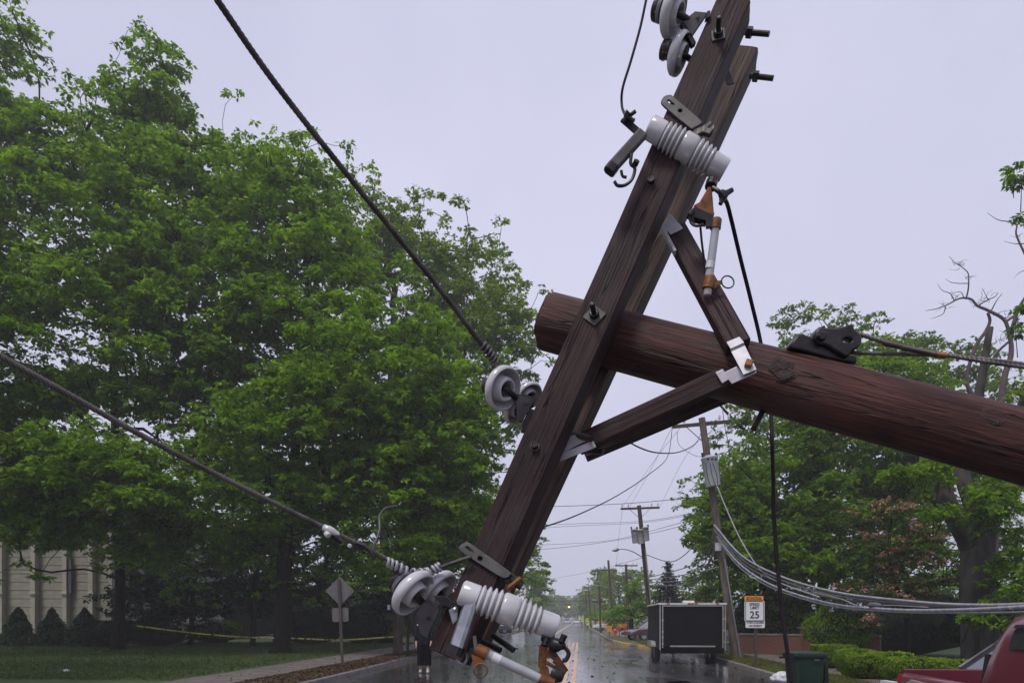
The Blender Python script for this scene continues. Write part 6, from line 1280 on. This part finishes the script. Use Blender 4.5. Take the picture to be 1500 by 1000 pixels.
# dead-end grip coils over the lower insulators
def coil(label, pts, r_, rw, turns, m):
    q = spline([P(*p) for p in pts], 60); N = len(q); v = []
    for i, p in enumerate(q):
        t = (q[min(i+1, N-1)]-q[max(i-1, 0)]).normalized(); x, y, _ = frame_of(t); a = 2*math.pi*turns*i/N; v.append(p+x*(r_*math.cos(a))+y*(r_*math.sin(a)))
    return tag(MB().tube(v, rw, 7).build('wire_coil', m, smooth='all'), label, 'wire')
coil('pale coil of tie wire left above the lower insulator', [(565, 822, 2.09), (580, 828, 2.10), (598, 838, 2.11)], .011, .0045, 5, M['tele'])
coil('pale tie wire coil between the two lower insulators', [(603, 838, 2.13), (618, 838, 2.14), (628, 837, 2.15)], .010, .0042, 3, M['tele'])
coil('pale tie wire coil at the tail wire by the crossarm', [(626, 838, 2.15), (638, 833, 2.15), (645, 829, 2.15)], .011, .0045, 3.5, M['tele'])
coil('dark tie wire wound on the end of the thick wire', [(706, 504, 2.17), (718, 519, 2.18), (728, 533, 2.19)], .011, .0042, 6, M['strand_grey'])

# fused cutouts
def shed_profile(L, r_end, r_band):
    prof = [(0, .001), (.0, r_end*.55), (.0, r_end*.8), (.006, r_end), (.05, r_end*1.02)]
    def sheds(t0, t1, n, ra, rb):
        out = []
        for i in range(n):
            w = (t1-t0)/n; t = t0+w*i
            rr = ra+(rb-ra)*(i+.5)/n
            for k in range(9): x = (k+.5)/9; out.append((t+w*x, rr*(.77+.36*math.sin(math.pi*x)**1.1)))
        return out
    prof += sheds(.052, L*.41, 4, r_end*1.02, r_band*.99) + [(L*.415, r_band*.93), (L*.425, r_band*1.0), (L*.44, r_band*1.04), (L*.56, r_band*1.04), (L*.575, r_band), (L*.585, r_band*.93)] + sheds(L*.59, L-.052, 4, r_band*.99, r_end*1.02) + [(L-.05, r_end*1.0), (L-.006, r_end), (L-.0, r_end*.9), (L-.0, .001)]
    return prof
CUT = 'porcelain fuse cutouts on the fallen crossarm'
c1_ = thing('fuse_cutout', 'upper grey porcelain fuse cutout with hanging fuse tube and pull ring', 'fuse cutout', P(1005, 218, 2.30), CUT)
a_, b_ = P(950, 185, 2.29), P(1062, 251, 2.30); MB().lathe(a_, b_-a_, shed_profile((b_-a_).length, .036, .043), 40).build('porcelain_body', M['porc'], c1_, smooth=50)
o = curve_plate('mount_strap', [sm2(zpx([(590, 70), (620, 20), (680, 5), (720, 35), (960, 240), (975, 280), (900, 325), (860, 310), (625, 115)], 880, 140, 6.667), 2), zpx([(775+26*math.cos(a), 158+22*math.sin(a)) for a in np.linspace(0, 2*math.pi, 17)[:-1]], 880, 140, 6.667), zpx([(640, 55), (665, 45), (725, 90), (722, 108), (690, 100), (660, 82)], 880, 140, 6.667)], 2.345, .006, M['steel'], c1_, .001, (F0+nrm*.008, nrm))
curve_plate('strap_hook', [zpx([(890, 395), (920, 355), (1000, 320), (1070, 270), (1085, 285), (1040, 330), (1060, 350), (1105, 300), (1110, 330), (1060, 390), (1000, 370), (940, 400), (930, 420)], 880, 140, 6.667)], 2.335, .012, M['iron'], c1_, .002, (F0+nrm*.012, nrm))
MB().bar(P(941, 196, 2.25), P(896, 246, 2.23), .034, .026, Vector((.7, 0, -.7)), .4).build('contact_arm', M['steel'], c1_, bevel=.001); MB().bar(P(899, 243, 2.229), P(892, 252, 2.227), .036, .03, Vector((.7, 0, -.7)), .5).build('arm_tip', M['iron'], c1_)
MB().bar(P(935, 194, 2.27), P(912, 174, 2.27), .020, .008, Vector((0, 0, 1))).build('terminal', M['iron'], c1_); MB().cyl(P(914, 176, 2.26), P(931, 163, 2.25), .006, 8).cyl(P(920, 172, 2.255), P(929, 177, 2.25), .006, 8).lathe(P(917, 172, 2.26), Vector((.6, -.5, .6)), [(0, .013), (.016, .013)], 6, True).build('clamp_bolt', M['iron'], c1_)
MB().tube(spline([P(925, 225, 2.23), P(924, 240, 2.23), P(930, 247, 2.23), P(926, 262, 2.23), P(916, 271, 2.23), P(905, 272, 2.23), P(900, 266, 2.23)], 5), .0052, 8).tube(spline([P(910, 250, 2.23), P(912, 258, 2.23), P(918, 260, 2.23)], 4), .0045, 8).lathe(P(930, 242, 2.225), Vector((.3, -.8, .5)), [(0, .010), (.014, .010)], 6, True).build('load_hook', M['iron'], c1_, smooth=True)
def hinge_bracket(root, pts_list, d, m='rust'):
    for i, (pts, dd, t) in enumerate(pts_list): plate3(pts, [dd]*len(pts), t, 'hinge_bracket', M[m], root, .0015)
hinge_bracket(c1_, [([(1024, 297), (1038, 273), (1043, 275), (1046, 312), (1030, 305)], 2.27, .006), ([(1017, 300), (1026, 295), (1047, 312), (1046, 316), (1022, 306)], 2.265, .012)], 2.27)
hinge_bracket(c1_, [([(1008, 312), (1018, 302), (1046, 315), (1044, 326), (1030, 322), (1016, 318)], 2.26, .03), ([(1008, 312), (1016, 303), (1019, 308), (1012, 316)], 2.25, .01)], 2.26, 'iron')
MB().cyl(P(1043, 266, 2.29), P(1041, 274, 2.28), .018, 12).build('ferrule', M['iron'], c1_); MB().tube(spline([P(1044, 275, 2.27), P(1053, 281, 2.26), P(1059, 290, 2.26), P(1055, 299, 2.26)], 5), .007, 8).lathe(P(1056, 288, 2.26), Vector((1, -.1, .55)), [(0, .018), (.012, .016), (.02, .009), (.04, .007), (.042, .001)], 12).build('terminal', M['iron'], c1_, smooth=True)
tb = MB().lathe(P(1050, 320, 2.25), P(1038, 412, 2.25)-P(1050, 320, 2.25), [(0, .001), (0, .0125), (.19, .0125), (.19, .001)], 20).build('fuse_tube', M['tube'], c1_, smooth=True)
MB().lathe(P(1049.5, 322, 2.25), P(1038, 412, 2.25)-P(1050, 320, 2.25), [(0, .0135), (0, .0165), (.028, .0165), (.028, .0135)], 16, True).build('top_ferrule', M['rust'], tb, smooth=True); MB().bar(P(1034, 329, 2.25), P(1050, 327, 2.245), .022, .014, Z).build('trunnion', M['iron'], tb)
MB().lathe(P(1040.5, 406, 2.25), P(1036, 425, 2.25)-P(1040.5, 406, 2.25), [(0, .0135), (0, .0165), (.036, .0165), (.036, .0135)], 16, True).build('bottom_ferrule', M['rust'], tb, smooth=True); MB().lathe(P(1041, 384, 2.249), P(1038, 400, 2.249)-P(1041, 384, 2.249), [(0, .0132), (.021, .0132)], 20).build('label_band', M['tape_white'], tb, smooth=True)
MB().lathe(P(1037, 424, 2.25), Vector((-.12, 0, -1)), [(0, .0125), (.018, .0115), (.022, .001)], 14).build('tube_end', M['tube'], tb, smooth=True); MB().torus(P(1066, 413, 2.245), Vector((.1, -1, .1)), .0195, .0022, 30, 7).build('pull_ring', M['iron'], tb, smooth=True)
plate3([(1045, 412), (1056, 410), (1059, 414), (1046, 424)], [2.243]*4, .005, 'ring_tab', M['rust'], tb)
MB().tube(spline([P(1026, 333, 2.28), P(1028, 355, 2.28), P(1031, 378, 2.28), P(1033, 398, 2.28)], 5), .0036, 7).build('fuse_link', M['cable'], c1_); MB().tube(spline([P(1010, 315, 2.26), P(1012, 326, 2.26), P(1020, 331, 2.25), P(1030, 329, 2.25)], 5), .004, 7).tube(spline([P(1014, 318, 2.255), P(1017, 328, 2.255), P(1024, 330, 2.25), P(1033, 331, 2.25)], 5), .003, 7).build('spring', M['iron'], c1_)

c2_ = thing('fuse_cutout', 'lower pale porcelain fuse cutout with rusty hinge above the road', 'fuse cutout', P(745, 890, 2.05), CUT)
a_, b_ = P(674, 866, 2.04), P(815, 919, 2.06); MB().lathe(a_, b_-a_, shed_profile((b_-a_).length, .036, .0435), 40).build('porcelain_body', M['porc'], c2_, smooth=50)
MB().lathe(a_-(b_-a_).normalized()*.001, (b_-a_)*-1, [(0, .001), (.0005, .016), (.001, .022), (.0, .024)], 24).build('end_recess_shade', M['cap'], c2_)  # flat dark disc painted for the shade inside the hollow end
curve_plate('mount_strap', [sm2([(675, 799), (682, 795), (690, 797), (745, 836), (747, 841), (741, 846), (728, 841), (676, 807)], 2), [(703.5+4.5*math.cos(a), 818+4*math.sin(a)) for a in np.linspace(0, 2*math.pi, 17)[:-1]], [(680, 801), (685, 799), (694, 806), (695, 810), (688, 808)]], 2.165, .006, M['steel'], c2_, .001, (F0+nrm*.008, nrm))
plate_on([(728, 841), (747, 838), (760, 845), (752, 858), (738, 850)], (F0, nrm), .02, 'strap_hook', M['iron'], c2_, -.02); MB().tube(spline([P(745, 872, 2.12), P(745, 862, 2.12), P(752, 855, 2.12), P(763, 846, 2.12)], 5), .008, 8).build('hook_arm', M['rust'], c2_, smooth=True); MB().cyl(P(748, 848, 2.13), P(765, 858, 2.13), .014, 10).build('hook_bolt', M['iron'], c2_)
MB().bar(P(690, 884, 2.03), P(669, 948, 2.01), .040, .030, Vector((1, -.25, .2)), .55).build('contact_arm', M['chan'], c2_, bevel=.001); MB().bar(P(669, 946, 2.012), P(664, 958, 2.01), .046, .036, Vector((1, -.25, .2)), .5).build('arm_tip', M['iron'], c2_)
plate3([(657, 893), (668, 887), (671, 892), (670, 908), (663, 914)], [2.07]*5, .006, 'side_lug', M['chan'], c2_); MB().lathe(P(666.5, 893, 2.06), Vector((.1, -1, .2)), [(0, .006), (.008, .006), (.01, .001)], 8).build('lug_bolt', M['chan'], c2_)
MB().tube(spline([P(684, 955, 2.05), P(684, 966, 2.05), P(677, 972, 2.05), P(667, 966, 2.05)], 5), .004, 8).build('load_hook', M['chan'], c2_, smooth=True)
tb = MB().lathe(P(704, 953, 2.0), P(800, 998, 2.0)-P(704, 953, 2.0), [(0, .001), (0, .0132), (.20, .0132), (.20, .001)], 20).build('fuse_tube', M['tube'], c2_, smooth=True); dt = (P(800, 998, 2.0)-P(704, 953, 2.0)).normalized()
MB().lathe(P(721, 961, 2.0), dt, [(0, .0139), (.024, .0139)], 20).build('label_band', M['tape_white'], tb, smooth=True); MB().lathe(P(697, 950, 2.0), dt, [(0, .001), (0, .017), (.034, .018), (.034, .0135)], 16).build('top_ferrule', M['rust'], tb, smooth=True); MB().lathe(P(790, 993, 2.0), dt, [(0, .0135), (0, .018), (.04, .018), (.04, .001)], 16).build('bottom_ferrule', M['rust'], tb, smooth=True)
plate3([(690, 958), (704, 962), (708, 968), (703, 976), (695, 976)], [1.99]*5, .006, 'ring_tab', M['rust'], tb); MB().torus(P(704, 981, 1.985), Vector((.1, -1, .1)), .018, .0026, 30, 7).build('pull_ring', M['rust'], tb, smooth=True); MB().cyl(P(695, 931, 2.0), P(698, 956, 1.99), .0055, 8).build('lever', M['steel'], tb)
plate3([(688, 950), (700, 945), (706, 958), (696, 966), (687, 962)], [2.01]*5, .03, 'hinge', M['iron'], tb)
MB().cyl(P(801, 931, 2.05), P(797, 945, 2.04), .009, 10).cyl(P(793, 932, 2.05), P(812, 935, 2.05), .012, 10).build('ferrule', M['iron'], c2_)
hinge_bracket(c2_, [([(806, 945), (811, 949), (833, 981), (827, 986), (801, 962), (800, 956)], 2.03, .006), ([(800, 966), (830, 984), (827, 988), (800, 973)], 2.02, .014), ([(790, 945), (797, 940), (803, 945), (800, 975), (796, 985), (788, 975)], 2.05, .012)], 2.03)
MB().prism([P(806, 963, 2.024), P(811, 967, 2.024), P(806, 972, 2.024), P(801, 967, 2.024)], Vector((0, .004, 0))).build('bright_patch', M['galv'], c2_)  # pale steel diamond on the hinge bracket
MB().lathe(P(806, 943, 2.03), P(829, 946, 2.0)-P(806, 943, 2.03), [(0, .001), (.0, .013), (.012, .02), (.024, .02), (.036, .012), (.045, .01), (.047, .001)], 14).cyl(P(822, 940, 2.0), P(827, 929, 2.0), .009, 10).tube(spline([P(828, 948, 2.0), P(833, 956, 2.0), P(829, 966, 2.0), P(824, 966, 2.0)], 5), .006, 8).build('terminal', M['iron'], c2_, smooth=True)
MB().lathe(P(808, 985, 2.02), Vector((.9, -.2, -.3)), [(0, .001), (0, .022), (.02, .024), (.034, .015), (.035, .001)], 14).build('pivot', M['iron'], c2_, smooth=True); plate3([(792, 972), (803, 976), (806, 990), (798, 996), (790, 988)], [2.005]*5, .02, 'hinge_foot', M['rust'], c2_)

# ------------------------------------------------------------------ wet air
hz = MB().box((20, 245, 20), 420, 540, 44).build('haze', M['white']); hz['kind'] = 'stuff'; hz['label'] = 'pale rain haze filling the street air'; hz['category'] = 'haze'
hm = bpy.data.materials.new('rain_haze'); hm.use_nodes = True; nn_ = hm.node_tree.nodes; nn_.remove(nn_["Principled BSDF"]); pvn = nn_.new("ShaderNodeVolumePrincipled")
pvn.inputs['Color'].default_value = (.93, .93, .98, 1); pvn.inputs['Density'].default_value = .0013; pvn.inputs['Anisotropy'].default_value = .2
hm.node_tree.links.new(pvn.outputs[0], nn_["Material Output"].inputs['Volume']); hz.data.materials.clear(); hz.data.materials.append(hm)
